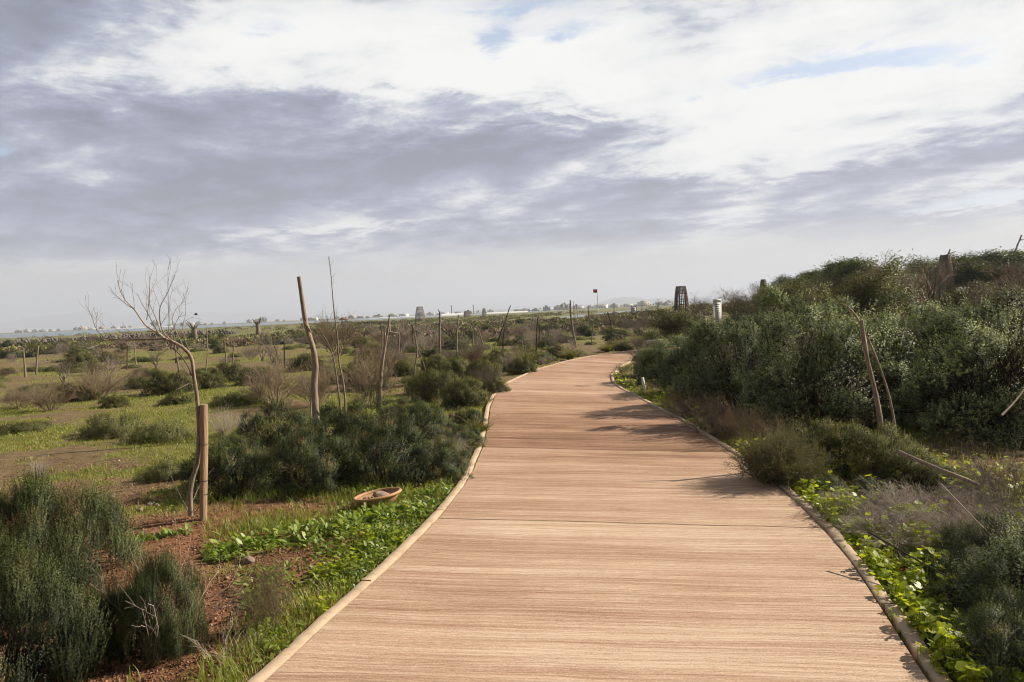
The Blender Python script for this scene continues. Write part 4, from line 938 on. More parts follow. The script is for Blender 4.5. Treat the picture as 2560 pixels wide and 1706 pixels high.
# tall white notice board
d = 30.; b = P(1794, 800, d); zt = P(1794, 748.5, d)[2]; b[2] = H(b[0], d); hh = zt-b[2]
nb = thing('notice_board', 'narrow white notice board with green lettering rising from the bushes', 'sign', b)
m = M(); box(m, (-.13, -.03, .35), (.13, .03, hh-.09)); link('panel', m.mesh('notice_panel', MT['white']), nb)
m = M(); box(m, (-.155, -.045, hh-.09), (.155, .045, hh)); link('cap', m.mesh('notice_cap', MT['white']), nb)
for sx in (-1, 1):
    m = M(); box(m, (sx*.148-.018, -.028, -.1), (sx*.148+.018, .028, hh-.09)); link('post', m.mesh('notice_post', MT['white']), nb)
rr_ = np.random.default_rng(3)
for row in range(9):
    zz_ = hh-.2-row*.085; m = M(); x0 = rr_.uniform(-.11, -.06); box(m, (x0, -.0335, zz_-rr_.uniform(.02, .045)), (rr_.uniform(.02, .11), -.031, zz_))
    link('text_line', m.mesh('text_line', MT['signgreen']), nb)
# framed information board
d = 98.; b = P(1585, 790, d); zt = P(1585, 764, d)[2]; b[2] = H(b[0], d); hh = zt-b[2]
ib = thing('information_board', 'small white information board in a black frame by the pale pool', 'sign', b)
m = M(); box(m, (-.30, -.03, hh-.98), (.30, .03, hh-.22)); link('panel', m.mesh('info_panel', MT['white']), ib)
for sx in (-1, 1):
    m = M(); box(m, (sx*.345-.04, -.045, -.1), (sx*.345+.04, .045, hh)); link('post', m.mesh('info_post', MT['black']), ib)
for zz_ in (hh-.08, hh-.18, hh-1.04):
    m = M(); box(m, (-.305, -.04, zz_-.03), (.305, .04, zz_+.03)); link('rail', m.mesh('info_rail', MT['black']), ib)
for xx, zz_ in ((-.16, .35), (.02, .38), (.15, .36), (-.12, .6), (.1, .62)):
    m = M(); box(m, (xx-.055, -.034, hh-zz_-.12), (xx+.055, -.031, hh-zz_)); link('picture', m.mesh('info_picture', MT['black']), ib)
# low pale slab bench beside the bend
p = G(1655, 866, 0); m = M(); bz = H(p[0], p[1])
d_ = p[1]+.6; c0 = P(1655, 862, d_)
sl_ = thing('slab_bench', 'low pale concrete slab bench beside the path bend, before dry grass', 'bench', (c0[0], d_, H(c0[0], d_)))
zs = P(1655, 850, d_)[2]-H(c0[0], d_)
m = M(); box(m, (-.55, -.28, zs-.13), (.55, .28, zs)); link('seat', m.mesh('bench_seat', MT['slab']), sl_)
for sx in (-1, 1):
    m = M(); box(m, (sx*.38-.1, -.22, -.1), (sx*.38+.1, .22, zs-.132)); link('leg', m.mesh('bench_leg', MT['slab']), sl_)
# hut with hipped thatch roof
d = 170.; b = P(860, 806, d); zb = H(b[0], d); zt = P(860, 793.5, d)[2]
hu = thing('hut', 'tiny open hut with a hipped thatch roof out on the plain', 'hut', (b[0], d, zb)); hh = zt-zb
m = M(); box(m, (-.42, -.42, -.1), (.42, .42, hh*.42)); link('counter', m.mesh('hut_counter', MT['plaster']), hu)
for sx in (-1, 1):
    for sy in (-1, 1): m = M(); box(m, (sx*.46-.05, sy*.46-.05, -.1), (sx*.46+.05, sy*.46+.05, hh*.7)); link('post', m.mesh('hut_post', MT['bark']), hu)
m = M(); z0 = hh*.66; v = np.array([[-1.12,-1.0,z0],[1.12,-1.0,z0],[1.12,1.0,z0],[-1.12,1.0,z0],[-.55,0,hh],[.55,0,hh]]); m.add(v, q=[[0,1,5,4],[2,3,4,5],[0,3,2,1]], t=[[1,2,5],[3,0,4]]); link('roof', m.mesh('hut_roof', MT['roof']), hu)
# dark palisade far behind the pale forked pole
m = M(); rr_ = np.random.default_rng(9); a, c2 = P(893, 808, 150), P(972, 806, 150)
for i in range(64):
    f = i/63; x_ = a[0]*(1-f)+c2[0]*f-a[0]; zz_ = H(a[0]+x_, 150); box(m, (x_-.045, -.03, zz_-.1), (x_+.045, .03, zz_+.62+rr_.uniform(-.12, .1)))
pf = thing('palisade_fence', 'low dark palisade fence far behind the pale forked pole', 'fence', (a[0], 150, 0)); link('pales', m.mesh('fence_pales', MT['dark_stem']), pf)
for zf in (.15, .45):
    m = M(); box(m, (-.1, .032, H(a[0], 150)+zf), (c2[0]-a[0]+.1, .08, H(a[0], 150)+zf+.07)); link('rail', m.mesh('fence_rail', MT['dark_stem']), pf)
# bird in flight
bb = P(490, 787, 45); m = M(); n = 10; t = np.linspace(0, 1, n); tubes(m, np.stack([np.linspace(-.13, .13, n), 0*t, .0*t], 1), .032*np.sin(np.pi*np.clip(t, .04, .97))**.7, 8, .5)
bd = thing('bird', 'tiny dark bird flying right of the bent bare sapling', 'bird', bb, (0, .2, .5)); link('body', m.mesh('bird_body', MT['feather']), bd)
for sy in (-1, 1):
    m = M(); v = np.array([[.06, .01*sy, .01], [-.05, .01*sy, .01], [-.05, .17*sy, .085], [.03, .19*sy, .095], [-.06, .34*sy, .03]]); m.add(v, q=[[0, 1, 2, 3]], t=[[3, 2, 4]]); m.add(v+[0, 0, .006], q=[[3, 2, 1, 0]], t=[[4, 2, 3]]); link('wing', m.mesh('bird_wing', MT['feather']), bd)
# ================================================================== VEGETATION
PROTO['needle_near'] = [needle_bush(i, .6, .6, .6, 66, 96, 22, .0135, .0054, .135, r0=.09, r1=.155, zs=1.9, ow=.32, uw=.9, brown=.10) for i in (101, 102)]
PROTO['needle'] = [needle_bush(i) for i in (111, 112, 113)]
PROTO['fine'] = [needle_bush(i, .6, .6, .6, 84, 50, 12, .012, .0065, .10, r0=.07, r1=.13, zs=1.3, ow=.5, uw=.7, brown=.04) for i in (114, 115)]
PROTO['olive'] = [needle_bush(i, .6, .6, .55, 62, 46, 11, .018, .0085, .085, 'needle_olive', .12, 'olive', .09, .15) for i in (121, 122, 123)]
PROTO['olive_far'] = [needle_bush(i, .6, .6, .5, 34, 24, 7, .035, .017, .11, 'needle_olive', .14, 'olive', .12, .2) for i in (131, 132, 133)]
PROTO['dark_far'] = [needle_bush(i, .6, .6, .5, 34, 24, 7, .035, .017, .11, 'needle', .1, 'dark', .12, .2) for i in (134, 135)]
PROTO['mat'] = [needle_bush(i, .7, .6, .24, 46, 26, 9, .022, .009, .08, 'finegreen', .06, 'mat', .08, .15, .8)[:1] for i in (141, 142, 143)]
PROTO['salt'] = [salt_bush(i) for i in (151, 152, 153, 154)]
PROTO['salt_small'] = [salt_bush(156, .6, .6, .8, 40, 30, 9, .03, .022, 'salt', .1, .18)]
PROTO['ball'] = [fine_ball(161)]
PROTO['twig'] = [twig_shrub(i, 'twig', n0=34, rx=.55, h=.8, c1=8, c2=5, r=.006, upw=.22) for i in (171, 172, 173)]
PROTO['brownt'] = [twig_shrub(i, 'brown', n0=40, rx=.6, h=.75, c1=9, c2=6, r=.006, upw=.15) for i in (174, 175, 176)]
PROTO['twig_leafy'] = [twig_shrub(i, 'brown', 900, n0=30, rx=.6, h=.8, c1=8, c2=5, r=.005, upw=.15) for i in (177, 178)]
PROTO['tangle'] = [twig_shrub(i, 'pale_twig' if i == 182 else 'twig', n0=70, rx=.62, h=.44, c1=8, c2=4, r=.0040, upw=-.12, wig=.3) for i in (181, 182, 183)]
PROTO['drygrass'] = [twig_shrub(i, 'pale_twig', n0=120, rx=.34, h=.6, c1=2, c2=0, r=.0026, upw=.3, wig=.1) for i in (184, 185)]
PROTO['dead_branch'] = [twig_shrub(186, 'pale_twig', n0=14, rx=.42, h=.60, c1=3, c2=2, r=.0030, upw=.2, wig=.16, sides=5)]
PROTO['sapl'] = [tree(i, 1.5, .8, stems=3, crown=False, twm='twig', c=(6, 5, 4)) for i in (191, 192)]
PROTO['tussock'] = [tussock(201), tussock(202, .5, .75, 900, .5, 70)]
PROTO['tussock_green'] = [tussock(203, .55, .5, 1100, .25, 26)]
PROTO['tree_green'] = [tree(i, 3.3, 2.2, 'treegreen', 5, 4.5, .095, c=(6, 5, 4)) for i in (211, 212)]
PROTO['tree_olive'] = [tree(213, 3.0, 2.2, 'needle_olive', 6, 2.6, .07, c=(6, 5, 4))]
PROTO['tree_bare'] = [tree(i, 3.1, 2.2, stems=8, crown=False, twm='brown', c=(6, 5, 4), bare=True) for i in (221, 222)]
PROTO['tree_far'] = [tree(231, 3.3, 2.2, 'treegreen', 4, 1.6, .16, c=(5, 4, 3))]
OCC = []
def bush(kind, var, name, cat, px, py, s, label=None, group=None, sz=None, rz=None, desc=None, push=0.0, sink=.03, z=None):
    p = gpt(px, py); y = p[1]+push; x = p[0]*y/p[1]; OCC.append((x, y, .6*s))
    return place(kind, var, name, cat, x, y, s, rg.uniform(0, 6.28) if rz is None else rz, label, group, sink, sz, desc, z=z)
# --- left foreground
bush('needle_near', 0, 'needle_bush', 'shrub', 40, 1690, .84, 'biggest nearest dark needle leaved bush in the bottom left corner', sz=1.1)
bush('needle_near', 1, 'needle_bush', 'shrub', 105, 1480, .98, 'tall dark needle leaved bush just behind the corner bush, far left', sz=1.02)
bush('needle_near', 1, 'needle_bush', 'shrub', 415, 1625, .40, 'narrow upright dark needle bush behind the bleached dead branches', sz=1.75, rz=2.)
bush('needle_near', 0, 'needle_bush', 'shrub', 300, 1600, .42, 'small dark brownish needle bush wedged between two larger ones bottom left', sz=1.1, rz=1.)
bush('needle_near', 0, 'needle_bush', 'shrub', -70, 1530, .95, 'dark needle bush cut off by the left edge of the view', sz=.95)
bush('twig_leafy', 1, 'young_plant', 'shrub', 640, 1575, .2, 'thin sprig like young plant in grass near the left kerb', sz=1.6)
bush('twig_leafy', 0, 'young_plant', 'shrub', 685, 1580, .2, 'taller thin young sprig closest to the left kerb', sz=2.2)
bush('dead_branch', 0, 'dead_branches', 'branches', 400, 1640, .95, 'bleached bare dead branches in front of the narrow needle bush', sz=.95)
bush('dead_branch', 0, 'dead_branches', 'branches', 555, 1650, .5, 'few low bleached twigs on the grass left of the kerb', sz=.8, rz=2)
bush('drygrass', 0, 'dry_grass_tuft', 'grass', 97, 1190, .42, 'pale dry grass tuft standing behind the tall needle bush')
# --- the dark mound between soil and path
for i, (px, py, s, sz_, lab) in enumerate([(590,1230,.95,1.,'dark needle bush at the foot of the timber post'), (780,1222,.98,1.,'dark shaded needle bush directly behind the terracotta bowl, left half'), (955,1200,1.0,1.05,'brown tinged needle bush directly behind the terracotta bowl, right half'),
        (1085,1190,.74,.95,'low needle bush whose right side hangs over the kerb'), (700,1140,1.0,1.05,'green tipped needle bush between the tall crooked pole and the bowl'), (895,1115,1.05,1.,'middle bush of the dark needle mound'), (1040,1105,.92,1.,'olive needle bush before the bright grass tuft by the kerb'),
        (1150,1125,.56,.9,'small needle bush spilling onto the pale kerb'), (1010,1055,.75,.9,'rear needle bush of the mound, left of the bright grass tuft'), (1170,1060,.52,.9,'small dark needle bush right at the kerb behind the bright grass'), (575,1180,.66,1.,'left rear needle bush of the mound, right of the timber post'),
        (1150,1210,.36,.9,'tiny needle bush overhanging the kerb at its near end'), (830,1060,.5,.9,'low rear needle bush left of centre in the mound')]):
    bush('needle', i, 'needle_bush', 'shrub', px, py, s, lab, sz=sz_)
bush('tangle', 1, 'dead_brush', 'brush', 1120, 1150, .42, 'curly bleached dead stems on the mound close to the kerb', sz=1.6)
for i, (px, py, s, lab) in enumerate([(1160,1015,.9,'olive bush beside the kerb, front one of the group beyond the mound'), (1240,985,.66,'olive bush bulging over the kerb at the first path curve'), (1095,1000,1.05,'large olive bush left of the path curve'), (1205,958,1.0,'olive bush in the middle of the group left of the curve'),
        (1060,985,.75,'olive bush at the left end of the group left of the curve'), (1305,935,.72,'olive bush overhanging the kerb before the plumed grass'), (1238,930,.85,'olive bush right behind the plumed grass left side'), (1140,945,.9,'wide olive bush at the foot of the dark straight pole'), (1010,940,.8,'dark olive bush near the kinked stake foot'),
        (1090,930,.9,'rear olive bush between kinked stake and dark straight pole'), (1395,896,.82,'round dark olive bush standing alone at the kerb by the bend'), (1250,905,.8,'olive bush at the back left of the plumed grass')]):
    bush('olive', i, 'olive_bush', 'shrub', px, py, s, lab, sz=1.05)
for k, i, nm, ct, px, py, s, sz_, lab in [
    ('mat',0,'low_shrub','shrub',420,1195,.5,1.5,'low soft green shrub just left of the timber post'), ('brownt',0,'twig_shrub','shrub',245,1000,1.05,.85,'large brown and dark shrub on the far left meadow'), ('olive',1,'olive_bush','shrub',190,1003,.8,1.,'dark bush at the left side of the large brown shrub'),
    ('olive',2,'olive_bush','shrub',285,1018,.55,.9,'dark bush at the front right of the large brown shrub'), ('olive',0,'olive_bush','shrub',260,905,1.3,.8,'dark topped bush behind the large brown shrub'), ('olive',1,'olive_bush','shrub',425,985,1.05,1.05,'dark round bush behind the bent bare sapling trunk'),
    ('mat',1,'low_shrub','shrub',290,1085,1.05,1.1,'grey green low shrub spread on the open meadow'), ('mat',2,'low_shrub','shrub',60,1078,.8,.8,'low grey green mat at the left edge of the meadow'), ('brownt',1,'twig_shrub','shrub',45,1020,.8,.7,'brown twiggy shrub at the left edge of the meadow'),
    ('mat',0,'low_shrub','shrub',400,1100,.85,1.2,'low leafy green shrub left of the sapling on the meadow'), ('drygrass',1,'dry_grass_tuft','grass',560,1092,.85,.9,'pale straw coloured grass tuft right of the timber post top'), ('drygrass',0,'dry_grass_tuft','grass',620,1080,.8,.7,'pale straw grass tuft left of the tall crooked pole'),
    ('mat',1,'low_shrub','shrub',600,1010,.95,1.,'low dark green mat left of the brown twig shrubs'), ('brownt',2,'twig_shrub','shrub',690,1012,1.0,1.05,'round brown twig shrub left of the tall crooked pole'), ('brownt',0,'twig_shrub','shrub',790,1015,.85,1.15,'round brown twig shrub right behind the tall crooked pole'),
    ('brownt',1,'twig_shrub','shrub',925,1015,1.0,1.25,'round grey brown twig shrub behind the pale forked pole'), ('olive',2,'olive_bush','shrub',575,950,1.1,.85,'dark bush in the row on the meadow, left one'), ('olive',0,'olive_bush','shrub',645,960,1.05,.9,'dark brownish bush in the row on the meadow, right one'), ('olive',1,'olive_bush','shrub',520,970,.9,.9,'dark low bush right of the sapling trunk'),
    ('twig',0,'twig_shrub','shrub',1000,885,1.6,.75,'wide pale grey twig shrub on the plain behind the kinked stake'), ('twig',1,'twig_shrub','shrub',1070,885,1.5,.7,'wide pinkish grey twig shrub left of the dark straight pole'), ('olive',0,'olive_bush','shrub',920,885,1.2,.7,'dark green bush at the left end of the wide grey twig shrubs'),
    ('brownt',2,'twig_shrub','shrub',845,890,1.8,1.1,'tall brown feathery shrub behind the slender tall sapling'), ('drygrass',1,'dry_grass_tuft','grass',1110,1000,.9,.9,'straw coloured tuft between olive bushes left of the curve')]:
    bush(k, i, nm, ct, px, py, s, lab, sz=sz_)
for i, (px, py, s, v, lab) in enumerate([(1312,922,.98,0,'big plumed grass tussock leaning left at the kerb'), (1428,900,.70,1,'small plumed grass tussock right of the round olive bush'), (1560,874,.75,1,'golden plumed grass tussock left one at the path bend'), (1598,866,.85,0,'tallest golden grass tussock at the path bend'),
        (1650,845,.9,1,'dry plumed grass behind the pale bench slab'), (1705,845,.9,0,'dry plumed grass right behind the pale bench slab'), (1480,800,1.6,1,'golden far grass clump below the pale pool'), (1520,880,.6,1,'low golden grass at the outer kerb of the bend')]):
    bush('tussock', v, 'grass_tussock', 'grass', px, py, s, lab, rz=rg.uniform(-.4, .4))
bush('tussock_green', 0, 'grass_tussock', 'grass', 1190, 1085, .55, 'bright yellow green grass tuft at the kerb of the mound')
bush('tussock_green', 0, 'grass_tussock', 'grass', 1170, 1130, .4, 'small bright grass tuft beside the dead curly stems', rz=1.)
bush('twig', 2, 'twig_shrub', 'shrub', 1362, 912, .55, 'small brown twig shrub at the kerb between tussock and olive bush', sz=.6)
# --- right: the silvery hedge, each plant its own
HED = [(5.5,8.6,.86),(7.1,8.4,.95),(3.95,9.6,.88),(3.55,11.5,.86),(3.45,13.4,.76),(3.25,15.5,.60),(4.7,17.2,.64),(6.0,19.3,.66),(6.3,10.2,1.0),(6.1,11.8,.98),(5.9,14.0,.96),(5.9,16.3,.9),(6.3,18.6,.86),(8.3,10.1,1.02),(8.2,11.6,1.04),(8.1,14.2,1.02),(8.4,17,.98),(10.4,11.,1.05),(10.4,14,1.05),(10.8,17.4,1.02),(8.9,8.3,.98),(12.8,13.6,1.05),(12.9,17,1.05)]
place('salt', 2, 'silvery_bush', 'shrub', 3.25, 17.2, .44, 2.2, 'smallest silvery bush at the far left end of the hedge by the marker peg', 'silvery hedge bushes'); OCC.append((3.25, 17.2, .6))
ORD = ['nearest', 'second nearest', 'third nearest', 'fourth nearest', 'fifth nearest', 'sixth nearest', 'seventh nearest', 'last']
rows = {'f': 0, 'm': 0, 'b': 0}
for i, (x, y, s) in enumerate(HED):
    r = 'f' if i < 8 else ('m' if i < 13 else 'b')
    lab = {'f': f'{ORD[min(rows["f"],7)]} silvery leaved hedge bush of the row beside the path', 'm': f'{ORD[min(rows["m"],7)]} silvery bush in the hedge row behind the first row', 'b': None}[r]
    rows[r] += 1
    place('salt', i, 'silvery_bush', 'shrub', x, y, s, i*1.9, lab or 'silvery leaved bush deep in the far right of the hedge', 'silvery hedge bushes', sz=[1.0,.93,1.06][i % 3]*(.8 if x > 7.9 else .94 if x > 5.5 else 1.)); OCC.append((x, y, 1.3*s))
bush('salt_small', 0, 'silvery_bush', 'shrub', 2585, 1560, .55, 'small silvery bush cut by the right edge near the bottom corner')
bush('ball', 0, 'ball_shrub', 'shrub', 1945, 1215, .92, 'round fine leaved ball shrub leaning over the right kerb', sz=.95)
bush('ball', 0, 'ball_shrub', 'shrub', 1870, 1195, .35, 'thin brown outlier sprig at the kerb left of the ball shrub', rz=2, sz=.6)
for i, (px, py, s, lab) in enumerate([(2050,1160,.85,'green olive shrub just right behind the ball shrub'), (2145,1178,.85,'green olive shrub at the foot of the thick grey pole'), (2240,1205,.7,'green olive shrub under the tip of the fallen pole'), (2330,1235,.5,'last low green olive shrub right under the fallen pole'), (2030,1110,.6,'green olive shrub behind the ball shrub, next to the hedge')]):
    bush('olive', i, 'olive_bush', 'shrub', px, py, s, lab, sz=1.0)
for i, (px, py, s, sz_, k, lab) in enumerate([(1770,1085,.7,.8,'brownt','dark brown twig shrub under the hedge close to the kerb'), (1870,1115,.7,.8,'brownt','dark brown twig shrub between hedge and ball shrub'), (1720,1045,.6,.8,'brownt','brown twig shrub where hedge shadow crosses the kerb'),
        (2130,1310,.62,0.68,'tangle','grey dead brush heap nearest the kerb, right foreground'), (2270,1300,.75,0.75,'tangle','grey dead brush heap in the middle of the right foreground'), (2400,1300,.75,0.75,'tangle','grey dead brush heap at right below the fallen pole'), (2530,1270,.8,1.2,'tangle','brown dead brush heap at the right edge'), (2215,1350,.62,0.75,'tangle','grey dead brush heap beside the mallow, lower left one'), (2350,1365,.7,0.78,'tangle','grey dead brush heap above the dark fine shrubs'), (2510,1350,.7,0.75,'tangle','grey dead brush heap under the curved bleached stalk'), (2090,1275,.5,0.61,'tangle','small grey dead brush heap nearest the ball shrub'),
        (2060,1235,.36,.8,'fine','low green shrub right of the ball shrub, before the brush heaps'), (2180,1245,.38,.8,'fine','low green shrub between brush heaps and the foot of the thick grey pole'), (1560,935,.42,.8,'twig_leafy','small brownish shrub at the inner side of the path bend'), (1600,905,.5,.8,'brownt','small grey brown shrub further along the inner bend'), (1620,975,.3,.8,'brownt','low brown twigs by the white marker peg')]):
    bush(k, i, ('dead_brush' if k == 'tangle' else 'low_shrub' if k == 'fine' else 'twig_shrub'), 'shrub' if k != 'tangle' else 'brush', px, py, s, lab, sz=sz_)
for i, (px, py, s, lab) in enumerate([(2425,1480,.5,'dark fine green shrub behind the bright mallow, upper one'), (2510,1570,.55,'dark fine green shrub right of the bright mallow, middle one'), (2520,1440,.68,'dark fine green shrub at the right edge below the brush heaps'), (2530,1690,.55,'dark fine green shrub in the bottom right corner'), (2590,1660,.62,'dark fine green shrub cut by the right edge at the bottom'), (2460,1400,.5,'dark fine green shrub below the curved bleached stalk'), (2290,1400,.22,'small dark green shrub within the mallow')]):
    bush('fine', i, 'needle_bush', 'shrub', px, py, s, lab, sz=.85)
# --- background right
TR = [('tree_green',0,2105,33,1.02,'large dense dark green tree rising behind the silvery hedge'), ('tree_green',1,2010,46,.98,'small dark green tree left behind the large dense one'), ('tree_green',0,2052,44,1.02,'second small dark tree left of the large dense one'), ('tree_bare',0,2270,27,1.06,'big leafless brown tree in front of the tall grey tower'),
      ('tree_olive',0,2392,25,.74,'small yellow olive tree with dark branches below the tower'), ('tree_green',1,2330,46,1.3,'dark green tree directly left of the tall grey tower'), ('tree_green',0,2420,44,1.25,'dark green tree right of the tall grey tower'), ('tree_green',1,2490,42,1.3,'green tree right of centre on the skyline near the lamps'), ('tree_green',0,2560,39,1.35,'green tree below the tallest tilted lamp'),
      ('tree_bare',1,2530,23,1.0,'wide leafless brown tree at the right edge'), ('tree_bare',1,2190,36,1.0,'leafless brown tree between dense green tree and big bare tree'), ('tree_bare',0,1860,40,.86,'brown leafless bush tree left of the grey tower tip'), ('tree_bare',1,1945,36,.92,'brown leafless bush tree right under the grey tower tip'), ('tree_olive',0,1985,28,.80,'olive green bush tree in front of the small dark trees'),
      ('tree_bare',0,1835,46,.70,'low brown thicket tree right of the notice board'), ('tree_olive',0,1900,30,.66,'low olive bush tree below the grey tower tip'), ('tree_bare',1,1745,50,.62,'low brown thicket tree behind the dark tower'), ('tree_bare',0,2620,28,1.0,'leafless tree partly beyond the right edge')]
TOPS = {2105: 652, 2010: 690, 2052: 676, 2270: 640, 2392: 712, 2330: 648, 2420: 648, 2490: 640, 2560: 628, 2530: 668, 2190: 672, 1860: 715, 1945: 702, 1985: 706, 1835: 728, 1900: 722, 1745: 735, 2620: 660}
for k, v, px, d, s, lab in TR:
    x = P(px, 780, d)[0]; zs = np.concatenate([np.array([w_.co[2] for w_ in me.vertices])[::7] for _, me in PROTO[k][v % len(PROTO[k])]]); hgt_ = np.percentile(zs, 99.3)
    sz = max(.35, (P(px, TOPS[px], d)[2]-H(x, d))/hgt_/s)
    place(k, v, 'bare_tree' if k == 'tree_bare' else ('olive_tree' if k == 'tree_olive' else 'green_tree'), 'tree', x, d, s, rg.uniform(0, 6), lab, 'trees on the right rise', sz=sz); OCC.append((x, d, 1.2))
for i, (px, d, s, lab) in enumerate([(1610,52,.8,'thin bare sapling on the skyline left of the dark tower'), (1640,60,1.0,'thin bare sapling touching the left side of the dark tower'), (1752,34,1.0,'leafless sapling with a long vertical shoot left of the notice board'), (1680,40,.8,'leafless sapling in front of the dark tower'), (150,21,.6,'pale bare sapling at the foot of the far left stakes'), (262,23,.6,'pale branching sapling left of centre in the meadow'), (380,26,.6,'pale bare sapling behind the bent sapling'), (650,30,.6,'low bare sapling beside the far pollard tree'), (680,24,.7,'small bare sapling near the dark slanted stake')]):
    x = P(px, 800, d)[0]; place('sapl', i, 'bare_sapling', 'tree', x, d, s, i*1.3, lab, sz=1.1)
SKY_ = np.array([[1700,748],[1760,735],[1800,724],[1900,716],[1960,700],[2040,678],[2110,655],[2200,662],[2260,645],[2330,652],[2400,680],[2440,655],[2500,640],[2560,622],[2650,610]])
land('the tall grey slat tower', P(2363, 660, 40)); land('the large dense green tree', P(2105, 690, 33)); land('the notice board', P(1793, 770, 38)); land('the dark open tower', P(1702, 745, 75))
for i in range(26):
    px = 1720+i*35+rg.uniform(-8, 8)
    if 1745 < px < 1835 or 2318 < px < 2425 or 1885 < px < 1925: continue
    d = (rg.uniform(27, 50) if i % 3 else rg.uniform(22, 28)) if not 2215 < px < 2520 else rg.uniform(45, 54); x = P(px, 760, d)[0]; k = ['tree_olive', 'tree_bare', 'tree_olive', 'tree_green', 'tree_bare'][i % 5]; v = i % 2
    me_ = PROTO[k][v % len(PROTO[k])]; zs = np.concatenate([np.array([w_.co[2] for w_ in me.vertices])[::7] for _, me in me_]); tp = np.interp(px, SKY_[:, 0], SKY_[:, 1])+rg.uniform(6, 34)
    s_ = rg.uniform(.7, 1.0); sz = max(.3, (P(px, tp, d)[2]-H(x, d))/np.percentile(zs, 99.3)/s_)
    place(k, v, {'tree_bare': 'bare_tree', 'tree_olive': 'olive_tree', 'tree_green': 'green_tree'}[k], 'tree', x, d, s_, rg.uniform(0, 6), None, 'trees on the right rise', sz=sz, desc={'tree_bare': 'brown leafless tree', 'tree_olive': 'olive bushy tree', 'tree_green': 'dark green tree'}[k]); OCC.append((x, d, 1.))
# pollard trees on the plain
for i, (px, py, tp, lab) in enumerate([(646, 841, 803, 'stubby pollard tree with knobbly crown on the plain'), (488, 846, 815, 'thick pollard trunk with a crooked arm seen behind the bent sapling')]):
    p = px_pole([(px, py), (px-1, (py+tp)/2), (px-3, tp+10)], 75); b = p[0].copy(); b[2] += .12
    po = thing('pollard_tree', lab, 'tree', b); link('trunk', pole_mesh(p-b, .21, .2, MT['bark'], 9, .15, i, 'pollard_trunk'), po); tp_ = p[-1]-b
    for j in range(9):
        a = j*.9; d_ = np.array([math.cos(a), math.sin(a), rg.uniform(.3, 1.2)]); ln = rg.uniform(.2, .5)*(1.9 if (i == 1 and j == 3) else 1)
        link('branch', pole_mesh(np.array([tp_, tp_+d_*ln*.5, tp_+d_*ln+np.array([0, 0, .15])]), .11, .06, MT['bark'], 6, .2, j, 'pollard_branch'), po)
# --- scattered scrub on the plain, every shrub an object of its own
CAND = {'twig': ('twig_shrub', 'shrub', 'grey twig shrub', 120), 'brownt': ('twig_shrub', 'shrub', 'brown twig shrub', 70), 'olive_far': ('olive_bush', 'shrub', 'olive bush', 150), 'dark_far': ('dark_bush', 'shrub', 'dark bush', 45), 'mat': ('low_shrub', 'shrub', 'low green shrub', 175)}
def free(x, y, r, k=.6):
    if path_dist(np.array([x]), np.array([y]))[0] < r*.8: return False
    for (a, b, q) in OCC:
        if (a-x)**2+(b-y)**2 < (k*(q+r))**2: return False
    return True
def wet(x, y): return any(inside(np.array([x]), np.array([y]), p)[0] for p in (LAG1, POOL))
for kind, (nm, ct, desc, cnt) in CAND.items():
    k = 0; tries = 0
    while k < cnt and tries < 6000:
        tries += 1
        d = math.exp(rg.uniform(math.log(15), math.log(95))); px = rg.uniform(-420, 1640 if rg.uniform() < .8 else 2600)
        if px > 1640 and not (20 < d < 60): continue
        x = P(px, 780, d)[0]; den = float(fbm(np.array([x*.09+5]), np.array([d*.13]), {'twig': 51, 'brownt': 52, 'olive_far': 53, 'dark_far': 53, 'mat': 54}[kind], 3)[0])
        if den < rg.uniform(.38, .62)-.12*(d > 40)-.1*(px > 900): continue
        if kind != 'mat' and px < 900 and d < 40 and rg.uniform() < .86: continue
        if kind == 'mat' and px < 900 and d < 40 and rg.uniform() < .3: continue
        s = rg.uniform(.5, 1.1)*(1+.25*(d > 45))*(.8 if kind in ('twig', 'brownt') and px < 900 else 1); r = .5*s
        if not free(x, d, r, .55) or wet(x, d): continue
        sz_ = rg.uniform(.65, 1.1)*(.9 if kind in ('twig', 'brownt') else 1.)
        OCC.append((x, d, r)); place(kind, int(rg.integers(0, 9)), nm, ct, x, d, s, rg.uniform(0, 6.28), None, 'scattered '+desc.replace('bush', 'bushe')+'s on the plain', .03, sz_, desc); k += 1
# extra stakes among the scrub
STP = [pole_mesh(np.array([[0, 0, -.1], [.02, .01, .4], [-.01+.03*i, .02, .9], [.05*(i-1), 0, 1.3+.1*i]]), .026, .014, MT['dark_stem' if i % 2 else 'bark'], 7, .15, i, 'stake') for i in range(3)]
for i in range(20):
    for _ in range(40):
        d = math.exp(rg.uniform(math.log(20), math.log(85))); px = rg.uniform(880, 1620) if i < 15 else rg.uniform(20, 880); x = P(px, 780, d)[0]
        if free(x, d, .25, .3) and not wet(x, d): break
    o = link('stake', STP[i % 3], None, (x, d, H(x, d)), (rg.normal()*.1, rg.normal()*.12, rg.uniform(0, 6)), (1.3, 1.3, rg.uniform(.7, 1.25))); tag(o, None, 'stake', 'small stakes far out in the scrub'); AUTO.append((o, 'small stake', np.array([x, d, .6])))
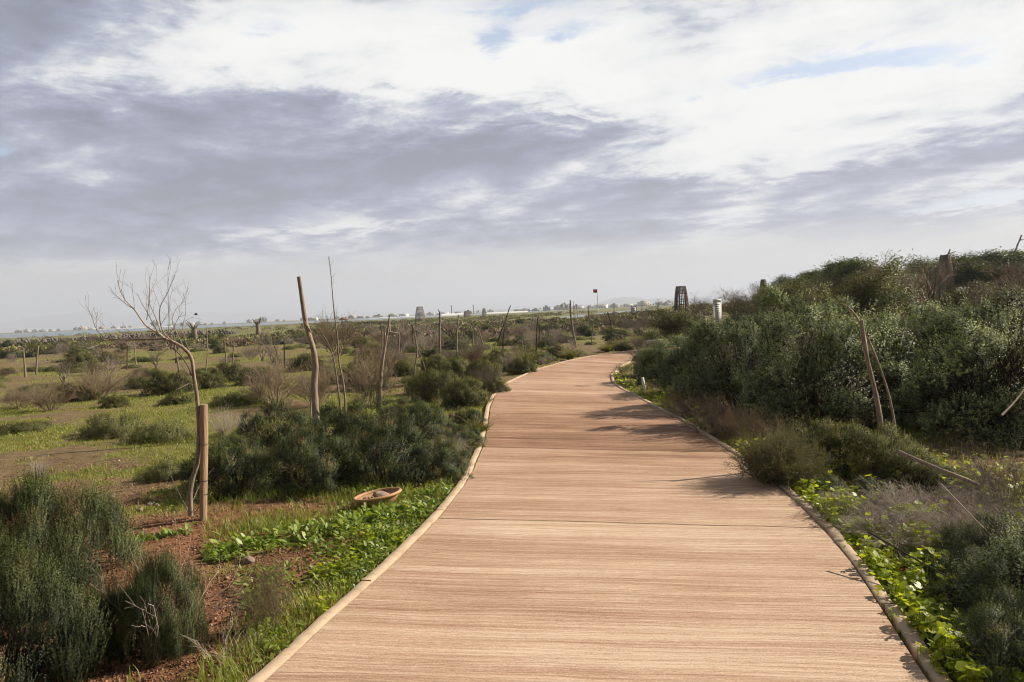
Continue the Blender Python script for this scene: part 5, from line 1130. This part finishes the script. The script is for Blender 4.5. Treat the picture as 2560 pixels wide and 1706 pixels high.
# far scrub, past counting
def clumps(n, d0, d1, px0, px1, seed, sc0, flat=.55, mat='needle_olive'):
    rng = np.random.default_rng(seed); m = M(); d = np.exp(rng.uniform(math.log(d0), math.log(d1), n*3)); px = rng.uniform(px0, px1, n*3)
    t = (px-CX)/F; x = d*t
    ok = (fbm(x*.03, d*.05, seed, 4) > rng.uniform(.36, .56, n*3)) & ~inside(x, d, LAG1) & ~inside(x, d, bigger(POOL, 1.3)) & (path_dist(x, d) > 1.5) & ((px > 750) | (d < 80) | (rng.uniform(size=n*3) < .12))
    x, d = x[ok][:n], d[ok][:n]; z = Hfun(x, d); k = 34; s = sc0*rng.uniform(.6, 1.5, len(x))*(1+d/260)
    u = rng.normal(size=(len(x), k, 3)); u[..., 2] = np.abs(u[..., 2]); u = nrm(u)*rng.uniform(.5, 1, (len(x), k, 1))
    p = np.stack([x, d, z], 1)[:, None]+u*s[:, None, None]*np.array([1, 1, flat]); dd = nrm(u+rng.normal(size=u.shape)*.6+np.array([0, 0, .5]))
    leaves(m, p.reshape(-1, 3), dd.reshape(-1, 3), perp(dd.reshape(-1, 3), rng), np.repeat(.34*s, k), np.repeat(.20*s, k), np.repeat(rng.uniform(.05, .95, len(x)), k))
    return m.mesh('far_scrub', MT[mat])
tag(link('scrub', clumps(3300, 60, 230, -700, 3200, 61, .42, .42)), 'dull olive low scrub covering the far plain', 'scrub', kind='stuff')
tag(link('brown_scrub', clumps(2800, 50, 260, -700, 3200, 62, .42, .4, 'brown')), 'brown leafless low scrub covering the far plain', 'scrub', kind='stuff')
# bank of dark rubble before the lagoon
rng = np.random.default_rng(63); m = M(); n = 900; f = rng.uniform(0, 1, n); px = -60+f*640; py = 858-f*24+rng.normal(size=n)*2.0; 
for i in range(n):
    p = P(px[i], 800, 88+rng.normal()*2.2+f[i]*22); s = rng.uniform(.10, .34); zz_ = H(p[0], p[1])+rng.uniform(0, .55)
    v = nrm(rng.normal(size=(6, 3))*.2+np.array([[1,0,0],[-1,0,0],[0,1,0],[0,-1,0],[0,0,1],[0,0,-1.]]))*s*rng.uniform(.7, 1.2, (6, 1))+np.array([p[0], p[1], zz_])
    m.add(v, t=[[0,2,4],[2,1,4],[1,3,4],[3,0,4],[2,0,5],[1,2,5],[3,1,5],[0,3,5]])
tag(link('rubble_bank', m.mesh('rubble_bank', MT['rubble'])), 'bank of dark rubble stones along the lagoon shore', 'rubble', kind='stuff')

# --- low ground cover near the path ("stuff": nobody could count it)
def sample(n, d0, d1, px0, px1, rng):
    d = np.exp(rng.uniform(math.log(d0), math.log(d1), n)); px = rng.uniform(px0, px1, n); x = d*(px-CX)/F
    return x, d
def blades(name, label, n, d0, d1, px0, px1, seed, h, w_, mat, keep, tint=(0, 1), lean=.5):
    rng = np.random.default_rng(seed); x, y = sample(n, d0, d1, px0, px1, rng); k = keep(x, y, rng) & (path_dist(x, y) > .015); x, y = x[k], y[k]; z = Hfun(x, y)-.005
    n = len(x); g = (1+y/16.); a = rng.uniform(0, 6.28, n); hh = h*rng.uniform(.4, 1.25, n); ww = w_*g*rng.uniform(.7, 1.3, n)
    ln = rng.uniform(.1, lean, n); b = np.stack([x, y, z], 1); sd_ = np.stack([np.cos(a), np.sin(a), 0*a], 1); ld = np.stack([-np.sin(a), np.cos(a), 0*a], 1)
    mid = b+ld*(hh*ln*.35)[:, None]+np.array([0, 0, 1])*(hh*.6)[:, None]; tip = b+ld*(hh*ln)[:, None]+np.array([0, 0, 1])*hh[:, None]
    v = np.stack([b-sd_*ww[:, None]*.5, b+sd_*ww[:, None]*.5, mid+sd_*ww[:, None]*.42, mid-sd_*ww[:, None]*.42, tip], 1); i = np.arange(n)*5
    q = np.stack([i, i+1, i+2, i+3], 1); t = np.stack([i+3, i+2, i+4], 1); m = M()
    patch = fbm(x*.5, y*.5, seed+2, 3)
    m.add(v, q=q, t=t, tint=np.repeat(np.clip(rng.uniform(*tint, n)*.6+(patch-.25)*.8, 0, 1), 5)); tag(link(name, m.mesh(name, MT[mat])), label, 'grass', kind='stuff')
def pxof(x, y): return CX+F*x/y
meadow = lambda x, y, r: (green(x, y) > r.uniform(.12, 1.2, len(x))) & (x < .5) & (y > 5.2+.0*x)
blades('meadow_grass', 'short olive green grass over the left meadow', 200000, 5.5, 42, -600, 1300, 71, .045, .006, 'grass', meadow)
blades('sparse_grass', 'short grass on the ground right of the path', 30000, 5, 30, 1500, 2650, 72, .06, .006, 'grass', lambda x, y, r: r.uniform(size=len(x)) < .7)
def near_edge(x, y, E): return seg_dist(x, y, resample(E, 60))
blades('fresh_grass', 'fresh long grass along the left kerb in the foreground', 16000, 2.9, 4.7, 250, 860, 73, .085, .0040, 'brightgrass',
       lambda x, y, r: (near_edge(x, y, EL) < r.uniform(.0, .8, len(x))*(1.25-.17*y)*1.2) & (fbm(x*3, y*3, 5, 3) > r.uniform(.25, .6, len(x))), lean=.9)
blades('shade_grass', 'dark green grass in the shade of the needle mound', 9000, 5.6, 7.4, 480, 1010, 74, .09, .004, 'brightgrass', lambda x, y, r: (y > 5.75+.35*(x+2.)) & (fbm(x*2, y*2, 6, 3) > r.uniform(.2, .6, len(x))), lean=.9)
def leafcover(name, label, n, d0, d1, px0, px1, seed, size, mat, keep, rnd=False, hgt=.08):
    rng = np.random.default_rng(seed); x, y = sample(n, d0, d1, px0, px1, rng); k = keep(x, y, rng) & (path_dist(x, y) > np.where(rng.uniform(size=len(x)) < .35, -.07, .0)); x, y = x[k], y[k]; n = len(x)
    cl = fbm(x*5, y*5, seed, 3); z = Hfun(x, y)+rng.uniform(.01, 1, n)*hgt*(.3+1.3*sstep(.3, .7, cl)); m = M(); b = np.stack([x, y, z], 1)
    up = nrm(np.stack([rng.normal(size=n)*.5, rng.normal(size=n)*.5, np.ones(n)], 1)); a = perp(up, rng); c_2 = np.cross(up, a); s = size*rng.uniform(.5, 1.25, n)
    tn = np.clip(.2+.9*(cl-.3)+rng.uniform(-.25, .4, n), 0, 1)
    if rnd:     # round cupped leaf with a notch
        th = np.array([.35, 1.2, 2.1, 3.14, 4.18, 5.08, 5.93]); v = b[:, None]+(a[:, None]*np.cos(th)[None, :, None]+c_2[:, None]*np.sin(th)[None, :, None])*(s*.5)[:, None, None]+up[:, None]*(s*.10*rng.uniform(-.3, 1, n))[:, None, None]*np.cos(th*2+1)[None, :, None]**2
        v = np.concatenate([b[:, None], v], 1); i = np.arange(n)[:, None]*8; j = np.arange(1, 7)[None]
        m.add(v, t=np.stack([i+0*j, i+j, i+j+1], -1).reshape(-1, 3), tint=np.repeat(tn, 8))
        st = np.stack([b+np.array([0, 0, -1])*np.maximum(.02, z-Hfun(x, y))[:, None]+rng.normal(size=(n, 3))*.01, b-up*.002], 1); tubes(m, st, np.full((n, 2), .0016), 3, .3)
    else:
        d = nrm(a+up*rng.uniform(.1, .9, n)[:, None]); side = nrm(np.cross(d, up)); p0 = b; p1 = b+d*s[:, None]*.38; p2 = b+d*s[:, None]*.75-up*s[:, None]*.05; p3 = b+d*s[:, None]-up*s[:, None]*.16; w2 = s[:, None]*.17
        v = np.stack([p0, p1+side*w2, p2+side*w2*.85, p3, p2-side*w2*.85, p1-side*w2], 1); i = np.arange(n)*6
        m.add(v, q=np.concatenate([np.stack([i, i+1, i+2, i+5], 1), np.stack([i+5, i+2, i+3, i+4], 1)]), tint=np.repeat(tn, 6))
    tag(link(name, m.mesh(name, MT[mat])), label, 'ground cover', kind='stuff')
leafcover('mallow', 'bright yellow green round leaved mallow along the right kerb', 52000, 2.9, 9.5, 1640, 2620, 81, .042, 'mallow', lambda x, y, r: (near_edge(x, y, ER) < (.08+.62*fbm(y*1.3, x*0, 4, 3))*r.uniform(.2, 1.5, len(x))*np.where(y < 4.6, .95, .9)) & (x > 1) & (fbm(x*3+9, y*3, 12, 3) > r.uniform(.28, .5, len(x))), True, .11)
leafcover('verge_weeds', 'leafy green weeds and herbs along the left kerb', 26000, 3.3, 6.9, 560, 1120, 82, .05, 'herb', lambda x, y, r: (near_edge(x, y, EL) < r.uniform(.2, 1.1, len(x))*sstep(3.2, 4.8, y)*1.0) & (fbm(x*2.2, y*2.2, 13, 3) > r.uniform(.30, .52, len(x))), False, .07)
leafcover('verge_clover', 'round leaved clover weeds at the left kerb edge', 16000, 3.4, 5.6, 560, 1150, 83, .034, 'mallow', lambda x, y, r: (near_edge(x, y, EL) < r.uniform(.0, .5, len(x))) & (fbm(x*2.5, y*2.5, 17, 3) > r.uniform(.4, .58, len(x))), True, .09)
def strip(pxs, wd):
    pl = np.array([gpt(*p)[:2] for p in pxs]); return lambda x, y, r: seg_dist(x, y, pl) < wd*r.uniform(.1, 1, len(x))*(.5+fbm(x*4, y*4, 3, 2))
leafcover('weed_patch', 'broad leaved weed patch crossing the bare red soil', 12000, 4.2, 6.2, 480, 1100, 84, .075, 'herb', strip([(540, 1390), (640, 1365), (760, 1350), (880, 1320), (980, 1290), (1060, 1265)], .26), False, .06)
leafcover('rosettes', 'grey green leaf rosettes on the soil before the timber post', 3000, 4.6, 6, 300, 520, 85, .07, 'herb', strip([(335, 1358), (400, 1345), (470, 1330)], .09), False, .03)
leafcover('meadow_herbs', 'small leaved green herbs over the left meadow', 115000, 6, 34, -600, 1240, 86, .034, 'herb', lambda x, y, r: (green(x, y) > r.uniform(.35, .95, len(x))) & (x < .4), False, .03)
leafcover('far_verge', 'bright green weeds along the inner bend and outer verge', 9000, 9, 26, 1300, 1760, 87, .055, 'mallow', lambda x, y, r: (path_dist(x, y) < r.uniform(0, .75, len(x))) & (fbm(x*1.1, y*1.1, 23, 3) > r.uniform(.36, .5, len(x))), True, .14)
leafcover('hedge_weeds', 'fresh green weeds between hedge and brush heaps', 5000, 4.8, 7.6, 1980, 2620, 88, .05, 'mallow', lambda x, y, r: (fbm(x*1.6+4, y*1.6, 29, 3) > r.uniform(.45, .6, len(x))) & (path_dist(x, y) > .3), True, .12)
# gravel and litter on the bare soil
rng = np.random.default_rng(91); x, y = sample(46000, 2.9, 9.5, -60, 1120, rng); k = (path_dist(x, y) > .02) & (green(x, y) < .8); x, y = x[k], y[k]; n = len(x); z = Hfun(x, y)
s = .0085*rng.uniform(.4, 1.6, n)*np.where(rng.uniform(size=n) < .03, 2.0, 1); b = np.stack([x, y, z+s*.1], 1); v = b[:, None]+nrm(rng.normal(size=(n, 4, 3)))*s[:, None, None]; i = np.arange(n)[:, None]*4
m = M(); m.add(v, t=(i[:, :, None]+np.array([[0,1,2],[0,2,3],[0,3,1],[1,3,2]])[None]).reshape(-1, 3), tint=np.repeat(rng.uniform(0, 1, n), 4))
MT['grit'] = leaf_mat('grit', [(0, (.08, .038, .02)), (.5, (.23, .115, .062)), (.9, (.36, .215, .135)), (1, (.46, .35, .26))], 0, .9, .2)
tag(link('gravel', m.mesh('gravel', MT['grit'])), 'reddish gravel grit and litter on the bare soil', 'gravel', kind='stuff')

# ================================================================== FAR SHORE: houses, trees, greenhouses
def house_mesh(seed, mat):
    rng = np.random.default_rng(seed); m = M(); w2, dp, h = rng.uniform(5, 9), rng.uniform(4, 6), rng.uniform(3.2, 6.5)
    box(m, (-w2, -dp, -1), (w2, dp, h), .5, 0); box(m, (-w2-.15, -dp-.15, h), (w2+.15, dp+.15, h+.45), .5, 0)
    if rng.uniform() < .6: box(m, (-w2*.5, -dp*.5, h+.45), (w2*.2, dp*.6, h+2.6), .5, 0)
    for fl in range(2 if h > 5 else 1):
        for k in range(4): xx = -w2+(k+.5)*w2/2; box(m, (xx-.6, -dp-.06, .9+fl*2.8), (xx+.6, -dp+.1, 2.4+fl*2.8), .5, 1)
    return m.mesh('far_house', [MT[mat], MT['glass']])
HM = [house_mesh(300+i, ['plaster', 'plaster', 'ochre', 'plaster', 'white'][i % 5]) for i in range(6)]
rg2 = np.random.default_rng(17)
def farthing(name, me, px, d, s, cat, desc, group, z=-.3, rz=0., rs=1.):
    x = P(px, 780, d)[0]; zz_ = H(x, d); o = link(name, me, None, (x, d, (zz_ if zz_ > -.4 else z)), (0, 0, rz), (s, s, s*rs)); tag(o, None, cat, group); AUTO.append((o, desc, np.array([x, d, 2.]))); return o
for i in range(96):
    if i < 22: px, d = rg2.uniform(40, 330), rg2.uniform(1150, 1400)
    elif i < 58: px, d = rg2.uniform(420, 1250), rg2.uniform(1000, 1500)
    else: px, d = rg2.uniform(1290, 1680), rg2.uniform(800, 1300)
    farthing('house', HM[i % 6], px, d, rg2.uniform(.45, .85), 'house', 'tiny pale house', 'pale houses along the far shore', rz=rg2.uniform(-.5, .5))
FT = []
for i in range(3):
    rng = np.random.default_rng(400+i); m = M(); tubes(m, np.array([[0, 0, -1], [.1, 0, 2.], [.2, .1, 4]]), np.array([.3, .25, .15]), 5, .1, 1); n = 240; u = nrm(rng.normal(size=(n, 3)))*rng.uniform(.5, 1, (n, 1))**.5
    p = u*np.array([3.6, 3.6, 2.6])*(1+.3*np.sin(u[:, :1]*4+i))+np.array([0, 0, 4.6]); dd = nrm(u+rng.normal(size=u.shape)*.5); leaves(m, p, dd, perp(dd, rng), 1.5, 1.0, rng.uniform(.1, .8, n)); FT.append(m.mesh('far_tree', [MT['treegreen'], MT['dark_stem']]))
for i in range(80):
    px = (60, 130, 190, 300, 455, 520, 700, 790, 870, 980, 1090, 1190, 1300, 1365, 1480, 1560, 1650)[int(rg2.integers(0, 17))]+rg2.normal()*16; d = rg2.uniform(1050, 1400) if px < 430 else rg2.uniform(700, 1300)
    farthing('far_tree', FT[i % 3], px, d, rg2.uniform(.28, .55), 'tree', 'tiny dark tree', 'dark trees along the far shore')
for px, d, s in ((652, 900, .9), (660, 905, .8), (1409, 720, .9), (1420, 730, .75), (385, 700, .9)):
    farthing('far_tree', FT[i % 3], px, d, s, 'tree', 'larger dark tree', 'dark trees along the far shore')
def greenhouse(label, px0, px1, d, hgt, wd):
    x0, x1 = P(px0, 780, d)[0], P(px1, 780, d)[0]; m = M(); n = 10; th = np.linspace(0, math.pi, n); nb_ = 40; xs = np.linspace(x0, x1, nb_)-x0
    rows = np.array([[[x_, -wd*math.cos(t), hgt*math.sin(t)*(1+.02*(j % 2))-.5] for t in th] for j, x_ in enumerate(xs)]); ii = np.arange(nb_*n).reshape(nb_, n)
    m.add(rows.reshape(-1, 3), q=np.stack([ii[:-1, :-1], ii[1:, :-1], ii[1:, 1:], ii[:-1, 1:]], -1).reshape(-1, 4)); z = H(x0, d)
    o = thing('greenhouse', label, 'greenhouse', (x0, d, max(z, -.3)), group='long pale greenhouses'); link('cover', m.mesh('greenhouse_cover', MT['white'], True), o)
    for e_, x_ in ((0, 0.), (1, x1-x0)):
        m2 = M(); v = np.vstack([rows[-1 if e_ else 0], [[x_, 0, -.5]]]); m2.add(v, t=[[k, k+1, n] if e_ else [k+1, k, n] for k in range(n-1)]); link('end_wall', m2.mesh('greenhouse_end', MT['plaster']), o)
greenhouse('long white greenhouse left of the squat far tower', 1105, 1160, 560, 2.2, 9)
greenhouse('long low white greenhouse row right of the squat far tower', 1218, 1320, 620, 1.7, 8)
greenhouse('low pale greenhouse strip on the far shore, seen left of the pollards', 250, 440, 950, 1.1, 8)
greenhouse('low pale greenhouse strip on the far shore behind the barrel tower', 930, 1040, 800, 1.1, 8)
for px, d in ((1129, 700), (1184, 760)):
    b = P(px, 780, d); m = M(); tubes(m, np.array([[0, 0, -1], [0, 0, 8.], [0, 0, 9.]]), np.array([.5, .45, 1.0]), 8, .2, cap=True); o = link('mast', m.mesh('mast', MT['metal']), None, (b[0], d, 0)); tag(o, 'thin dark mast on the far shore '+('left' if px < 1150 else 'right')+' of the touching towers', 'mast')

# ================================================================== labels of the repeats, from what they stand beside
from collections import defaultdict
LP = [(ph, proj(p), p) for ph, p in LAND]
buckets = defaultdict(list)
for o, desc, p in AUTO:
    (px, py), d = proj(p), p[1]
    if d > 300:
        rel = 'on the far shore ' + ('left of the bent bare sapling' if px < 330 else 'between bent sapling and barrel tower' if px < 1049 else 'between barrel tower and flag' if px < 1492 else 'right of the flag')
        buckets[(desc, rel, True)].append((d, o)); continue
    best = min(LP, key=lambda l: math.hypot(l[1][0]-px, (l[1][1]-py)*1.5)+abs(math.log(l[2][1]/d))*60)
    side = 'left of' if px < best[1][0] else 'right of'
    dep = 'beyond and ' if d > best[2][1]*1.25 else ('nearer than and ' if d < best[2][1]*.8 else '')
    if d > 48: buckets[(desc, ('far out ' + side + ' ' + best[0]), True)].append((d, o))
    else: buckets[(desc, dep + side + ' ' + best[0], False)].append((math.hypot(best[1][0]-px, best[1][1]-py), o))
NTH = ['nearest', 'second', 'third', 'fourth', 'fifth', 'sixth', 'seventh', 'eighth', 'ninth', 'tenth', 'eleventh', 'twelfth']
for (desc, rel, share), lst in buckets.items():
    lst.sort(key=lambda a: a[0])
    for i, (_, o) in enumerate(lst):
        if share or len(lst) == 1: o['label'] = f'{desc} {rel}'
        else: o['label'] = f'{NTH[i] if i < 12 else "outlying"} {desc} {rel}'
        if share: o['group'] = f'{desc}s {rel}'.replace('bushs', 'bushes')
